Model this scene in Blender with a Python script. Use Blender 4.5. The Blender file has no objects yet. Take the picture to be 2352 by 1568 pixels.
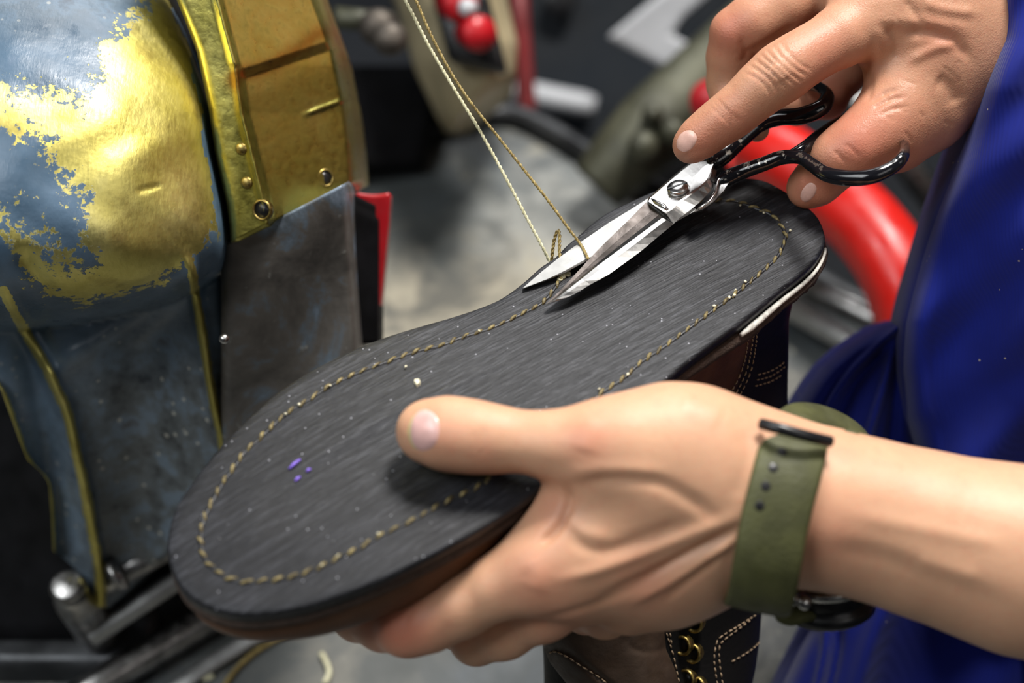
import bpy, math, random
import numpy as np
from mathutils import Vector, Matrix
from mathutils.bvhtree import BVHTree
random.seed(7); np.random.seed(7)
C = bpy.context.scene.collection
scn = bpy.context.scene

# ---------------------------------------------------------------- camera
W, H, FPX = 2352.0, 1568.0, 3920.0          # 60 mm lens on a 36 mm sensor
CAM = np.array([0.0, -0.46, 1.51])
S2 = math.sqrt(0.5)
FW = np.array([0.0, S2, -S2]); UP = np.array([0.0, S2, S2]); RT = np.array([1.0, 0.0, 0.0])
cd = bpy.data.cameras.new('camera'); cam = bpy.data.objects.new('camera', cd); C.objects.link(cam)
cam.location = CAM; cam.rotation_euler = (math.radians(45), 0, 0)
cd.lens = 60; cd.sensor_width = 36; cd.clip_start = 0.02; cd.clip_end = 50
cd.dof.use_dof = True; cd.dof.focus_distance = 0.68; cd.dof.aperture_fstop = 4.6
scn.camera = cam
# ---------------------------------------------------------------- world, lamps, exposure
scn.view_settings.view_transform = 'Standard'; scn.view_settings.look = 'None'
scn.view_settings.gamma = 1; scn.view_settings.use_curve_mapping = False
scn.view_settings.exposure = 0.0
wd = bpy.data.worlds.new('world'); scn.world = wd; wd.use_nodes = True
nt = wd.node_tree; nt.nodes.clear()
_o = nt.nodes.new('ShaderNodeOutputWorld'); _b = nt.nodes.new('ShaderNodeBackground')
_tc = nt.nodes.new('ShaderNodeTexCoord'); _n = nt.nodes.new('ShaderNodeTexNoise'); _n.inputs['Scale'].default_value = 2.2
_r = nt.nodes.new('ShaderNodeValToRGB')
_r.color_ramp.elements[0].position = .42; _r.color_ramp.elements[0].color = (.02, .022, .026, 1)
_r.color_ramp.elements[1].position = .66; _r.color_ramp.elements[1].color = (.75, .8, .88, 1)
nt.links.new(_tc.outputs['Generated'], _n.inputs['Vector']); nt.links.new(_n.outputs['Fac'], _r.inputs['Fac'])
nt.links.new(_r.outputs['Color'], _b.inputs['Color']); _b.inputs['Strength'].default_value = 0.085
nt.links.new(_b.outputs[0], _o.inputs[0])

def area(name, loc, tgt, sx, sy, power, col=(1, 1, 1)):
    l = bpy.data.lights.new(name, 'AREA'); l.shape = 'RECTANGLE'; l.size = sx; l.size_y = sy
    l.energy = power; l.color = col
    o = bpy.data.objects.new(name, l); C.objects.link(o); o.location = loc
    o.rotation_euler = (Vector(tgt) - Vector(loc)).to_track_quat('-Z', 'Y').to_euler(); return o
area('ceiling_or_fill_lamp', (0.35, 0.50, 2.35), (0, 0, 1.05), .34, .34, 35, (1, .97, .93))
area('ceiling_or_fill_lamp', (-0.95, -0.35, 2.3), (-.15, .1, 1.0), 1.1, .6, 17, (.93, .97, 1))
area('ceiling_or_fill_lamp', (0.2, 1.9, 2.6), (.1, .7, .8), 1.4, .4, 17, (.97, .98, 1))
area('ceiling_or_fill_lamp', (0.9, -0.9, 2.2), (.1, 0, 1.0), 1.0, .5, 3.2, (1, .97, .94))  # fill lamp added to lift the near side, no ceiling fixture

# ---------------------------------------------------------------- pixel <-> world helpers
def PP(px, py, d):
    return CAM + d * (FW + (px - 1176) / FPX * RT - (py - 784) / FPX * UP)
def ray(px, py):
    v = FW + (px - 1176) / FPX * RT - (py - 784) / FPX * UP
    return v / np.linalg.norm(v)
def PZ(px, py, z):
    v = FW + (px - 1176) / FPX * RT - (py - 784) / FPX * UP
    return CAM + v * ((z - CAM[2]) / v[2])
def proj(P):
    q = np.asarray(P) - CAM
    d = q @ FW
    return np.stack([1176 + FPX * (q @ RT) / d, 784 - FPX * (q @ UP) / d, d], -1)
def interp(x, table):
    xs = [t[0] for t in table]; ys = [t[1] for t in table]
    return np.interp(x, xs, ys)
def catmull(pts, n=8, closed=False):
    P = [np.array(p, float) for p in pts]; out = []; m = len(P)
    rng = range(m) if closed else range(m - 1)
    for i in rng:
        if closed: a, b, c, d = P[(i-1) % m], P[i], P[(i+1) % m], P[(i+2) % m]
        else: a, b, c, d = P[max(i-1, 0)], P[i], P[i+1], P[min(i+2, m-1)]
        for k in range(n):
            t = k / n
            out.append(.5*((2*b) + (c-a)*t + (2*a-5*b+4*c-d)*t*t + (-a+3*b-3*c+d)*t**3))
    if not closed: out.append(P[-1])
    return np.array(out)
def resample(pts, step):
    pts = np.asarray(pts); seg = np.linalg.norm(np.diff(pts, axis=0), axis=1)
    s = np.r_[0, np.cumsum(seg)]; n = max(2, int(round(s[-1]/step)) + 1)
    t = np.linspace(0, s[-1], n)
    return np.stack([np.interp(t, s, pts[:, k]) for k in range(pts.shape[1])], -1)

# ---------------------------------------------------------------- object helpers
def rootloc(p):
    v = np.zeros(3)
    while p is not None:
        v += np.array(p.location); p = p.parent
    return v
def obj(name, verts, faces, m, parent=None, smooth=True, attrs=None, label=None):
    me = bpy.data.meshes.new(name)
    verts = np.asarray(verts, float)
    origin = rootloc(parent) if parent is not None else (verts.min(0) + verts.max(0)) / 2
    V = verts - origin
    me.from_pydata([tuple(v) for v in V], [], [tuple(int(i) for i in f) for f in faces])
    if smooth: me.polygons.foreach_set('use_smooth', [True]*len(me.polygons))
    if attrs:
        for k, a in attrs.items():
            at = me.attributes.new(k, 'FLOAT', 'POINT'); at.data.foreach_set('value', np.asarray(a, np.float32))
    me.materials.append(m); me.update()
    o = bpy.data.objects.new(name, me); C.objects.link(o)
    if parent is not None: o.parent = parent
    else: o.location = origin
    if label: o['label'] = label
    return o
def thing(name, label, cat, loc=(0, 0, 0), group=None):
    o = bpy.data.objects.new(name, None); C.objects.link(o); o.location = loc; o.empty_display_size = .02
    o['label'] = label; o['category'] = cat
    if group: o['group'] = group
    return o
def tag(o, label, cat, group=None, kind=None):
    o['label'] = label; o['category'] = cat
    if group: o['group'] = group
    if kind: o['kind'] = kind
    return o
class G:
    def __init__(s): s.v = []; s.f = []; s.n = 0
    def add(s, v, f):
        v = np.asarray(v, float); s.v.append(v); s.f += [tuple(i + s.n for i in q) for q in f]; s.n += len(v)
    def build(s, name, m, parent=None, smooth=True, **k):
        return obj(name, np.concatenate(s.v), s.f, m, parent, smooth, **k)
def grid_faces(r, c, wrapc=False, base=0):
    f = []
    for i in range(r-1):
        for j in range(c if wrapc else c-1):
            k = (j+1) % c
            f.append((base+i*c+j, base+i*c+k, base+(i+1)*c+k, base+(i+1)*c+j))
    return f
def tube(path, rad, n=10, flat=1.0, ref=None, cap=True, closed=False):
    """path Nx3, rad scalar/array, flat = second radius factor, ref = direction of the second radius"""
    P = np.asarray(path, float); N = len(P); R = np.broadcast_to(np.asarray(rad, float), (N,))
    T = (np.roll(P, -1, 0) - np.roll(P, 1, 0)) if closed else np.gradient(P, axis=0)
    T /= np.linalg.norm(T, axis=1)[:, None] + 1e-12
    if ref is None: ref = np.array([.13, .31, .94])
    V = []
    nprev = None
    for i in range(N):
        if nprev is None or ref is not None and flat != 1.0: b = ref - T[i]*np.dot(ref, T[i])
        else: b = nprev - T[i]*np.dot(nprev, T[i])
        b /= np.linalg.norm(b) + 1e-12; nprev = b
        a = np.cross(T[i], b)
        for k in range(n):
            t = 2*math.pi*k/n
            V.append(P[i] + a*math.cos(t)*R[i] + b*math.sin(t)*R[i]*flat)
    if closed:
        F = grid_faces(N, n, True); b0 = (N-1)*n
        for j in range(n):
            k = (j+1) % n; F.append((b0+j, b0+k, k, j))
        return np.array(V), F
    F = grid_faces(N, n, True)
    if cap:
        V.append(P[0]); V.append(P[-1]); a, b = len(V)-2, len(V)-1
        for j in range(n):
            k = (j+1) % n; F.append((a, k, j)); F.append((b, (N-1)*n+j, (N-1)*n+k))
    return np.array(V), F
def basis(ax):
    ax = np.asarray(ax, float); ax = ax/np.linalg.norm(ax)
    a = np.cross(ax, [0.2, 0.1, 1.0]); 
    if np.linalg.norm(a) < .05: a = np.cross(ax, [1, 0, 0])
    a /= np.linalg.norm(a); return ax, a, np.cross(ax, a)
def lathe(center, axis, prof, n=32):
    """prof list of (r, h) along axis"""
    ax, a, b = basis(axis); c = np.asarray(center, float); V = []
    for r, h in prof:
        for k in range(n):
            t = 2*math.pi*k/n; V.append(c + ax*h + (a*math.cos(t) + b*math.sin(t))*max(r, 1e-6))
    F = grid_faces(len(prof), n, True)
    F.append(tuple(range(n-1, -1, -1))); m = (len(prof)-1)*n; F.append(tuple(range(m, m+n)))
    return np.array(V), F
def box(c, ex, ey, ez, bev=0.0):
    """c centre, ex/ey/ez half-extent vectors; chamfered when bev > 0 (fraction)"""
    c, ex, ey, ez = [np.asarray(k, float) for k in (c, ex, ey, ez)]
    if bev <= 0:
        V = [c + sx*ex + sy*ey + sz*ez for sz in (-1, 1) for sy in (-1, 1) for sx in (-1, 1)]
        return np.array(V), [(0, 2, 3, 1), (4, 5, 7, 6), (0, 1, 5, 4), (2, 6, 7, 3), (0, 4, 6, 2), (1, 3, 7, 5)]
    lx, ly, lz = [np.linalg.norm(k) for k in (ex, ey, ez)]; b = bev*min(lx, ly, lz)
    rings = []
    def ring(ix, z, k=5):
        out = []
        r = b
        for cx, cy, a0 in ((1, 1, 0), (-1, 1, 90), (-1, -1, 180), (1, -1, 270)):
            for q in range(k):
                t = math.radians(a0 + 90*q/(k-1))
                out.append(c + ex/lx*(cx*(lx-r) + math.cos(t)*(r-ix)) + ey/ly*(cy*(ly-r) + math.sin(t)*(r-ix)) + ez/lz*z)
        return out
    V = []
    for ix, z in ((b*.9, -lz), (b*.3, -lz+b*.3), (0, -lz+b), (0, lz-b), (b*.3, lz-b*.3), (b*.9, lz)): V += ring(ix, z)
    F = grid_faces(6, 20, True); F.append(tuple(range(19, -1, -1))); F.append(tuple(range(100, 120)))
    return np.array(V), F
def patch(fn, nu, nv, thick, d=None, rim=0.0):
    """closed solid: front grid fn(u,v)->(px,py,depth) and a back pushed away by thick"""
    A = np.array([[PP(*fn(u, v)) for u in np.linspace(0, 1, nu)] for v in np.linspace(0, 1, nv)])
    return solid(A, thick, d)
def solid(A, thick, d=None):
    nv, nu = A.shape[:2]
    if d is None: d = FW*.8 + np.array([0, .2, -.2])
    B = A + np.asarray(d)*thick
    V = np.concatenate([A.reshape(-1, 3), B.reshape(-1, 3)]); n = nu*nv
    F = [q[::-1] for q in grid_faces(nv, nu)] + grid_faces(nv, nu, base=n)
    for i in range(nu-1):
        F.append((i, i+1, n+i+1, n+i)); b = (nv-1)*nu; F.append((b+i+1, b+i, n+b+i, n+b+i+1))
    for j in range(nv-1):
        a, b = j*nu, (j+1)*nu; F.append((b, a, n+a, n+b))
        a, b = j*nu+nu-1, (j+1)*nu+nu-1; F.append((a, b, n+b, n+a))
    return V, F
def polydist(Q, poly, closed=False):
    """distance in px from points Q (N,2) to a polyline; also parameter along it"""
    P = np.asarray(poly, float); best = np.full(len(Q), 1e9); par = np.zeros(len(Q)); L = 0
    m = len(P)
    for i in range(m if closed else m-1):
        a, b = P[i], P[(i+1) % m]; ab = b-a; l2 = ab@ab + 1e-9
        h = np.clip(((Q-a)@ab)/l2, 0, 1); dd = np.linalg.norm(Q-a-h[:, None]*ab, axis=1)
        k = dd < best; best[k] = dd[k]; par[k] = L + h[k]*math.sqrt(l2); L += math.sqrt(l2)
    return best, par/max(L, 1e-9)
def inside(Q, poly):
    P = np.asarray(poly, float); c = np.zeros(len(Q), bool); j = len(P)-1
    for i in range(len(P)):
        yi, yj, xi, xj = P[i][1], P[j][1], P[i][0], P[j][0]
        k = ((yi > Q[:, 1]) != (yj > Q[:, 1])) & (Q[:, 0] < (xj-xi)*(Q[:, 1]-yi)/(yj-yi+1e-12)+xi)
        c ^= k; j = i
    return c
def sdpoly(Q, poly):
    d, _ = polydist(Q, poly, True); return np.where(inside(Q, poly), d, -d)

# ---------------------------------------------------------------- implicit surface for skin
def surfnet(groups, res, carve=()):
    """groups: list of (chains, k_out); chain: list of (point, radius) ; primitives blended by k_in"""
    allp = [(p, r) for g in groups for p, r in g[0]]
    lo = np.min([p - r for p, r in allp], 0) - 6*res; hi = np.max([p + r for p, r in allp], 0) + 6*res
    n = np.ceil((hi-lo)/res).astype(int) + 1
    D = np.full(n, .05, np.float32)
    ax = [lo[k] + res*np.arange(n[k]) for k in range(3)]
    def cone(sl, a, b, ra, rb):
        X = ax[0][sl[0]][:, None, None].astype(np.float32); Y = ax[1][sl[1]][None, :, None].astype(np.float32); Z = ax[2][sl[2]][None, None, :].astype(np.float32)
        ba = b-a; l2 = float(ba@ba)+1e-12
        h = np.clip(((X-a[0])*ba[0] + (Y-a[1])*ba[1] + (Z-a[2])*ba[2])/l2, 0, 1)
        d = np.sqrt((X-a[0]-h*ba[0])**2 + (Y-a[1]-h*ba[1])**2 + (Z-a[2]-h*ba[2])**2)
        hs = h*h*(3-2*h)
        return (d - (ra + (rb-ra)*hs)).astype(np.float32)
    def slc(a, b, r):
        l = np.minimum(a, b)-r; u = np.maximum(a, b)+r
        i0 = np.clip(np.floor((l-lo)/res).astype(int), 0, n-1); i1 = np.clip(np.ceil((u-lo)/res).astype(int)+1, 1, n)
        return tuple(slice(i0[k], i1[k]) for k in range(3))
    for pts, kin, kout in groups:
        P = np.array([p for p, r in pts]); R = max(r for p, r in pts)
        gs = slc(P.min(0), P.max(0), R + kout + kin + 3*res)
        T = np.full([s.stop-s.start for s in gs], .05, np.float32)
        prs = list(zip(pts[:-1], pts[1:])) if len(pts) > 1 else [(pts[0], pts[0])]
        for (a, ra), (b, rb) in prs:
            s = slc(a, b, max(ra, rb) + kout + kin + 3*res)
            s = tuple(slice(max(s[k].start, gs[k].start), min(s[k].stop, gs[k].stop)) for k in range(3))
            d = cone(s, a, b, ra, rb)
            ls = tuple(slice(s[k].start-gs[k].start, s[k].stop-gs[k].start) for k in range(3))
            t = T[ls]; h = np.maximum(kin-np.abs(t-d), 0)/max(kin, 1e-6); T[ls] = np.minimum(t, d) - h*h*kin*.25
        t = D[gs]; h = np.maximum(kout-np.abs(t-T), 0)/max(kout, 1e-6); D[gs] = np.minimum(t, T) - h*h*kout*.25
    for a, b, ra, rb, k in carve:
        s = slc(a, b, max(ra, rb)+k+3*res); d = -cone(s, a, b, ra, rb); t = D[s]
        h = np.maximum(k-np.abs(t-d), 0)/max(k, 1e-6); D[s] = np.maximum(t, d) + h*h*k*.25
    ins = D < 0
    c = np.zeros([n[0]-1, n[1]-1, n[2]-1], np.int8)
    for dx in (0, 1):
        for dy in (0, 1):
            for dz in (0, 1):
                c += ins[dx:n[0]-1+dx, dy:n[1]-1+dy, dz:n[2]-1+dz]
    act = (c > 0) & (c < 8); I = np.argwhere(act); idx = np.full(act.shape, -1, np.int32); idx[act] = np.arange(len(I))
    acc = np.zeros((len(I), 3)); cnt = np.zeros(len(I))
    cor = [(0,0,0),(1,0,0),(0,1,0),(1,1,0),(0,0,1),(1,0,1),(0,1,1),(1,1,1)]
    val = {q: D[I[:, 0]+q[0], I[:, 1]+q[1], I[:, 2]+q[2]].astype(float) for q in cor}
    for q in cor:
        for k in range(3):
            if q[k]: continue
            r = list(q); r[k] = 1; r = tuple(r)
            a, b = val[q], val[r]; m = (a < 0) != (b < 0); t = np.where(m, a/(a-b+1e-20), 0)
            p = np.tile(np.array(q, float), (len(I), 1)); p[:, k] += t
            acc[m] += p[m]; cnt[m] += 1
    V = lo + res*(I + acc/cnt[:, None])
    F = []
    for k in range(3):
        sh = [slice(0, n[j]) for j in range(3)]; a = list(sh); b = list(sh); a[k] = slice(0, n[k]-1); b[k] = slice(1, n[k])
        A = ins[tuple(a)]; B = ins[tuple(b)]; E = np.argwhere(A != B); i, j = [q for q in range(3) if q != k]
        E = E[(E[:, i] > 0) & (E[:, j] > 0) & (E[:, i] < n[i]-1) & (E[:, j] < n[j]-1)]
        flip = A[tuple(E.T)]
        def cid(di, dj):
            X = E.copy(); X[:, i] -= di; X[:, j] -= dj; return idx[tuple(X.T)]
        q = np.stack([cid(0, 0), cid(1, 0), cid(1, 1), cid(0, 1)], -1)
        fl = flip if k != 1 else ~flip
        q[fl] = q[fl][:, ::-1]
        F.append(q)
    F = np.concatenate(F); F = F[:, ::-1]
    return V, F
def vnormals(V, F):
    a = V[F[:, 2]]-V[F[:, 0]]; b = V[F[:, 3]]-V[F[:, 1]]; n = np.cross(a, b); N = np.zeros_like(V)
    for k in range(4): np.add.at(N, F[:, k], n)
    return N/(np.linalg.norm(N, axis=1)[:, None]+1e-12)
def smooth_mesh(V, F, it=2, lam=.5):
    for _ in range(it):
        S = np.zeros_like(V); c = np.zeros(len(V))
        for k in range(4):
            a, b = F[:, k], F[:, (k+1) % 4]
            np.add.at(S, a, V[b]); np.add.at(S, b, V[a]); np.add.at(c, a, 1); np.add.at(c, b, 1)
        V = V + lam*(S/np.maximum(c, 1)[:, None]-V)
    return V
def strokes(V, F, sl, dmax=9):
    """raise (+) or sink (-) the skin along lines seen from the front: (points, width_px, metres)"""
    N = vnormals(V, F); q = proj(V); face = np.einsum('ij,ij->i', N, CAM-V)/np.linalg.norm(CAM-V, axis=1)
    fr = np.clip(face*1.6, 0, 1)*(q[:, 2] < dmax); D = np.zeros(len(V))
    for pts, w, amp in sl:
        pl = catmull(pts, 5) if len(pts) > 2 else np.array(pts, float)
        d, t = polydist(q[:, :2], pl); D += amp*np.exp(-(d/w)**2)*np.clip(np.minimum(t, 1-t)*5+.25, 0, 1)
    return V + N*(D*fr)[:, None]

# ---------------------------------------------------------------- material helpers
def newmat(name):
    m = bpy.data.materials.new(name); m.use_nodes = True; t = m.node_tree; t.nodes.clear()
    o = t.nodes.new('ShaderNodeOutputMaterial'); b = t.nodes.new('ShaderNodeBsdfPrincipled'); t.links.new(b.outputs[0], o.inputs[0])
    return m, t, b
def nd(t, kind, ins=None, **props):
    n = t.nodes.new(kind)
    for k, v in props.items(): setattr(n, k, v)
    for k, v in (ins or {}).items():
        if hasattr(v, 'is_linked') or isinstance(v, bpy.types.NodeSocket): t.links.new(v, n.inputs[k])
        else: n.inputs[k].default_value = v
    return n
def setin(t, b, k, v):
    if isinstance(v, bpy.types.NodeSocket): t.links.new(v, b.inputs[k])
    else: b.inputs[k].default_value = v
def noise(t, scale, detail=4, rough=.55, rot=(0, 0, 0), sc=(1, 1, 1), dist=0.0, loc=(0, 0, 0)):
    tc = nd(t, 'ShaderNodeTexCoord'); vec = tc.outputs['Object']
    if any(rot):
        m0 = nd(t, 'ShaderNodeMapping', {'Vector': vec}); m0.inputs['Rotation'].default_value = rot; vec = m0.outputs[0]
    mp = nd(t, 'ShaderNodeMapping', {'Vector': vec})
    mp.inputs['Scale'].default_value = sc; mp.inputs['Location'].default_value = loc
    return nd(t, 'ShaderNodeTexNoise', {'Vector': mp.outputs[0], 'Scale': scale, 'Detail': detail, 'Roughness': rough, 'Distortion': dist}).outputs['Fac']
def ramp(t, fac, stops, interp='LINEAR'):
    r = nd(t, 'ShaderNodeValToRGB', {'Fac': fac}); r.color_ramp.interpolation = interp
    e = r.color_ramp.elements
    while len(e) < len(stops): e.new(.5)
    for k, (p, c) in enumerate(stops):
        e[k].position = p; e[k].color = (c, c, c, 1) if not hasattr(c, '__len__') else (*c, 1)
    return r.outputs['Color']
def mixc(t, f, a, b, mode='MIX'):
    m = nd(t, 'ShaderNodeMix', data_type='RGBA', blend_type=mode)
    for s, v in ((m.inputs['Factor'], f), (m.inputs[6], a), (m.inputs[7], b)):
        if isinstance(v, bpy.types.NodeSocket): t.links.new(v, s)
        else: s.default_value = v if not hasattr(v, '__len__') or len(v) == 4 else (*v, 1)
    return m.outputs[2]
def mth(t, op, a, b=0.0, c=0.0, clamp=False):
    m = nd(t, 'ShaderNodeMath', operation=op, use_clamp=clamp)
    for k, v in enumerate((a, b, c)):
        if isinstance(v, bpy.types.NodeSocket): t.links.new(v, m.inputs[k])
        else: m.inputs[k].default_value = v
    return m.outputs[0]
def bump(t, b, hgt, strength=.3, dist=.001):
    n = nd(t, 'ShaderNodeBump', {'Height': hgt, 'Strength': strength, 'Distance': dist}); t.links.new(n.outputs[0], b.inputs['Normal'])
def attr(t, name): return nd(t, 'ShaderNodeAttribute', attribute_name=name).outputs['Fac']
def simple(name, col, rough=.5, metal=0.0, spec=.5, var=.25, scale=60, bmp=0.0, bdist=.0005, bscale=None, col2=None, thr=(.35, .65), rvar=.12, emis=None):
    m, t, b = newmat(name); f = noise(t, scale, 5)
    dark = tuple(c*(1-var) for c in col); c2 = col2 or tuple(min(1, c*(1+var)) for c in col)
    setin(t, b, 'Base Color', ramp(t, f, [(thr[0], dark if col2 is None else col), (thr[1], c2)]))
    b.inputs['Metallic'].default_value = metal; b.inputs['Specular IOR Level'].default_value = spec
    g = noise(t, scale*2.3, 3); setin(t, b, 'Roughness', ramp(t, g, [(.3, max(0.02, rough-rvar)), (.7, min(1, rough+rvar))]))
    if bmp: bump(t, b, noise(t, bscale or scale*4, 4), bmp, bdist)
    return m

# ---------------------------------------------------------------- materials
def mat_sole():
    m, t, b = newmat('black_sole_leather'); R = (0, 0, -math.radians(36))
    # streaks run along the shoe
    st = noise(t, 1.0, 6, .62, rot=R, sc=(38, 620, 200)); fine = noise(t, 1.0, 3, .6, rot=R, sc=(160, 1500, 300))
    s2 = mixc(t, .45, st, fine)
    patch_ = noise(t, 22, 3)
    base = ramp(t, s2, [(.38, (.0040, .0042, .0058)), (.5, (.0095, .010, .0125)), (.62, (.036, .037, .044))])
    base = mixc(t, ramp(t, patch_, [(.4, 0.0), (.7, .35)]), base, (.018, .0185, .0215))
    vo = nd(t, 'ShaderNodeTexVoronoi', {'Scale': 420.0}); tc = nd(t, 'ShaderNodeTexCoord'); t.links.new(tc.outputs['Object'], vo.inputs['Vector'])
    sp = mth(t, 'LESS_THAN', vo.outputs['Distance'], .13); pk = nd(t, 'ShaderNodeSeparateColor', {'Color': vo.outputs['Color']}).outputs[0]
    sp = mth(t, 'MULTIPLY', sp, mth(t, 'GREATER_THAN', pk, .86))
    base = mixc(t, mth(t, 'MULTIPLY', sp, .55), base, (.55, .55, .6))
    setin(t, b, 'Base Color', base); setin(t, b, 'Roughness', ramp(t, s2, [(.3, .62), (.7, .42)]))
    b.inputs['Specular IOR Level'].default_value = .36
    bump(t, b, s2, .8, .0008); return m
def mat_skin(tone=(.60, .335, .215), red=(.56, .2, .14), wr=1.0):
    m, t, b = newmat('skin'); n1 = noise(t, 55, 4); n2 = noise(t, 260, 3)
    c = ramp(t, n1, [(.3, tone), (.75, tuple(x*.86 for x in tone))])
    c = mixc(t, ramp(t, n2, [(.5, 0.0), (.8, .25)]), c, red)
    c = mixc(t, attr(t, 'red'), c, red)
    c = mixc(t, attr(t, 'dirt'), c, (.13, .07, .045))
    setin(t, b, 'Base Color', c); b.inputs['Roughness'].default_value = .47
    b.inputs['Specular IOR Level'].default_value = .4
    b.inputs['Subsurface Weight'].default_value = .22; b.inputs['Subsurface Radius'].default_value = (.006, .0022, .0012); b.inputs['Subsurface Scale'].default_value = .6
    vo = nd(t, 'ShaderNodeTexVoronoi', {'Scale': 900.0}, feature='DISTANCE_TO_EDGE'); tc = nd(t, 'ShaderNodeTexCoord'); t.links.new(tc.outputs['Object'], vo.inputs['Vector'])
    h = mixc(t, .5, noise(t, 420, 4), vo.outputs['Distance'])
    bump(t, b, h, .35*wr, .0006); return m
def mat_casting(name='chipped_brass_and_paint'):
    m, t, b = newmat(name)
    w = attr(t, 'wear'); tl = attr(t, 'tint')
    n = noise(t, 85, 9, .70, dist=.3); n3 = noise(t, 330, 6, .7)
    k = mth(t, 'ADD', w, mth(t, 'MULTIPLY', mth(t, 'SUBTRACT', n, .5), 1.35)); k = mth(t, 'ADD', k, mth(t, 'MULTIPLY', mth(t, 'SUBTRACT', n3, .5), 1.0))
    f = ramp(t, k, [(.485, 0.0), (.515, 1.0)])
    g = noise(t, 30, 5); sc = noise(t, 1.0, 5, .7, sc=(900, 140, 300)); grime = noise(t, 70, 6, .65)
    brass = ramp(t, g, [(.3, (.52, .44, .10)), (.55, (.72, .63, .20)), (.75, (.84, .76, .34))])
    brass = mixc(t, ramp(t, grime, [(.52, 0.0), (.75, .55)]), brass, (.24, .15, .03))
    paint = ramp(t, g, [(.3, (.04, .08, .125)), (.6, (.10, .16, .23)), (.8, (.16, .20, .28))])
    dirty = ramp(t, grime, [(.35, (.055, .058, .06)), (.5, (.13, .145, .15)), (.6, (.17, .22, .27)), (.72, (.08, .062, .048))])
    paint = mixc(t, tl, paint, dirty)
    vo = nd(t, 'ShaderNodeTexVoronoi', {'Scale': 190.0}); tc = nd(t, 'ShaderNodeTexCoord'); t.links.new(tc.outputs['Object'], vo.inputs['Vector'])
    pk = nd(t, 'ShaderNodeSeparateColor', {'Color': vo.outputs['Color']}).outputs[0]
    sp = mth(t, 'MULTIPLY', mth(t, 'LESS_THAN', vo.outputs['Distance'], .20), mth(t, 'GREATER_THAN', pk, .70))
    paint = mixc(t, mth(t, 'MULTIPLY', mth(t, 'MULTIPLY', sp, tl), .8), paint, (.55, .53, .45))
    c = mixc(t, f, paint, brass); setin(t, b, 'Base Color', c)
    sep = nd(t, 'ShaderNodeSeparateColor', {'Color': f}).outputs[0]
    setin(t, b, 'Metallic', mth(t, 'MULTIPLY', sep, .93))
    rr = ramp(t, sc, [(.3, .38), (.7, .54)]); rp = ramp(t, grime, [(.3, .22), (.7, .5)])
    setin(t, b, 'Roughness', mixc(t, f, rp, rr)); b.inputs['Specular IOR Level'].default_value = .6
    hh = mth(t, 'ADD', mth(t, 'MULTIPLY', sep, -.6), mth(t, 'MULTIPLY', mth(t, 'ADD', sc, noise(t, 260, 4)), .28))
    hh = mth(t, 'ADD', hh, mth(t, 'MULTIPLY', noise(t, 95, 3), 1.2)); bump(t, b, hh, .4, .0009); return m
M = {}
M['sole'] = mat_sole()
M['skin_l'] = mat_skin((.66, .37, .225), (.60, .21, .13), .9)
M['skin_r'] = mat_skin((.53, .275, .165), (.47, .14, .09), 1.3)
M['cast'] = mat_casting()
M['edge_black'] = simple('black_edge', (.009, .009, .011), .42, bmp=.3, scale=200)
M['welt'] = simple('fuzzy_brown_welt', (.045, .028, .019), .85, bmp=.9, bdist=.0012, scale=300, col2=(.075, .045, .032))
M['brown'] = simple('brown_leather', (.050, .022, .011), .42, bmp=.25, scale=90, bscale=500, spec=.4)
M['black_leather'] = simple('black_leather', (.006, .005, .005), .55, bmp=.35, scale=90, bscale=500, spec=.25)
M['brown_leather_dark'] = simple('dark_brown_leather', (.045, .028, .018), .5, bmp=.3, scale=70, bscale=420, spec=.35)
M['piping'] = simple('white_piping', (.55, .53, .48), .7, bmp=.8, scale=400, bscale=900)
M['thread_waxed'] = simple('olive_waxed_thread', (.14, .09, .02), .45, scale=500, col2=(.36, .27, .09), bmp=.4, bscale=1500)
M['thread_cream'] = simple('cream_thread', (.46, .43, .25), .5, scale=500, col2=(.68, .65, .45), bmp=.4, bscale=1500)
M['stitch'] = simple('stitch_thread', (.06, .042, .014), .5, scale=420, col2=(.27, .21, .08), thr=(.38, .62), bmp=.5, bscale=1500)
M['stitch_tan'] = simple('tan_stitch_thread', (.30, .21, .13), .6, scale=300)
M['steel'] = simple('polished_steel', (.50, .49, .475), .27, 1.0, var=.10, scale=60, bmp=.03, bscale=900, rvar=.04)
M['steel_flat'] = simple('ground_steel', (.44, .44, .43), .54, 1.0, var=.10, scale=130, bmp=.06, bscale=1200, rvar=.08)
M['steel_dark'] = simple('hollow_ground_steel', (.17, .145, .13), .38, 1.0, var=.4, scale=150, bmp=.15, bscale=700, rvar=.1)
M['steel_worn'] = simple('worn_grey_steel', (.30, .29, .28), .35, 1.0, var=.45, scale=90, bmp=.3)
M['dull_steel'] = simple('dull_steel', (.11, .095, .08), .62, .8, var=.4, scale=90)
def mat_enamel():
    m, t, b = newmat('chipped_black_enamel'); n = noise(t, 240, 7, .7)
    k = mth(t, 'ADD', n, mth(t, 'MULTIPLY', attr(t, 'chip'), .2)); f = ramp(t, k, [(.70, 0.0), (.72, 1.0)])
    setin(t, b, 'Base Color', mixc(t, f, (.006, .006, .008), (.5, .46, .4))); s = nd(t, 'ShaderNodeSeparateColor', {'Color': f}).outputs[0]
    setin(t, b, 'Metallic', s); setin(t, b, 'Roughness', mixc(t, f, (.13, .13, .13), (.35, .35, .35))); bump(t, b, f, -.3, .0004); return m
M['enamel'] = mat_enamel()
M['nail'] = simple('finger_nail', (.68, .42, .35), .28, var=.08, scale=300, spec=.5)
M['nail_thumb'] = simple('thumb_nail', (.70, .42, .38), .32, var=.08, scale=300)
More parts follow.
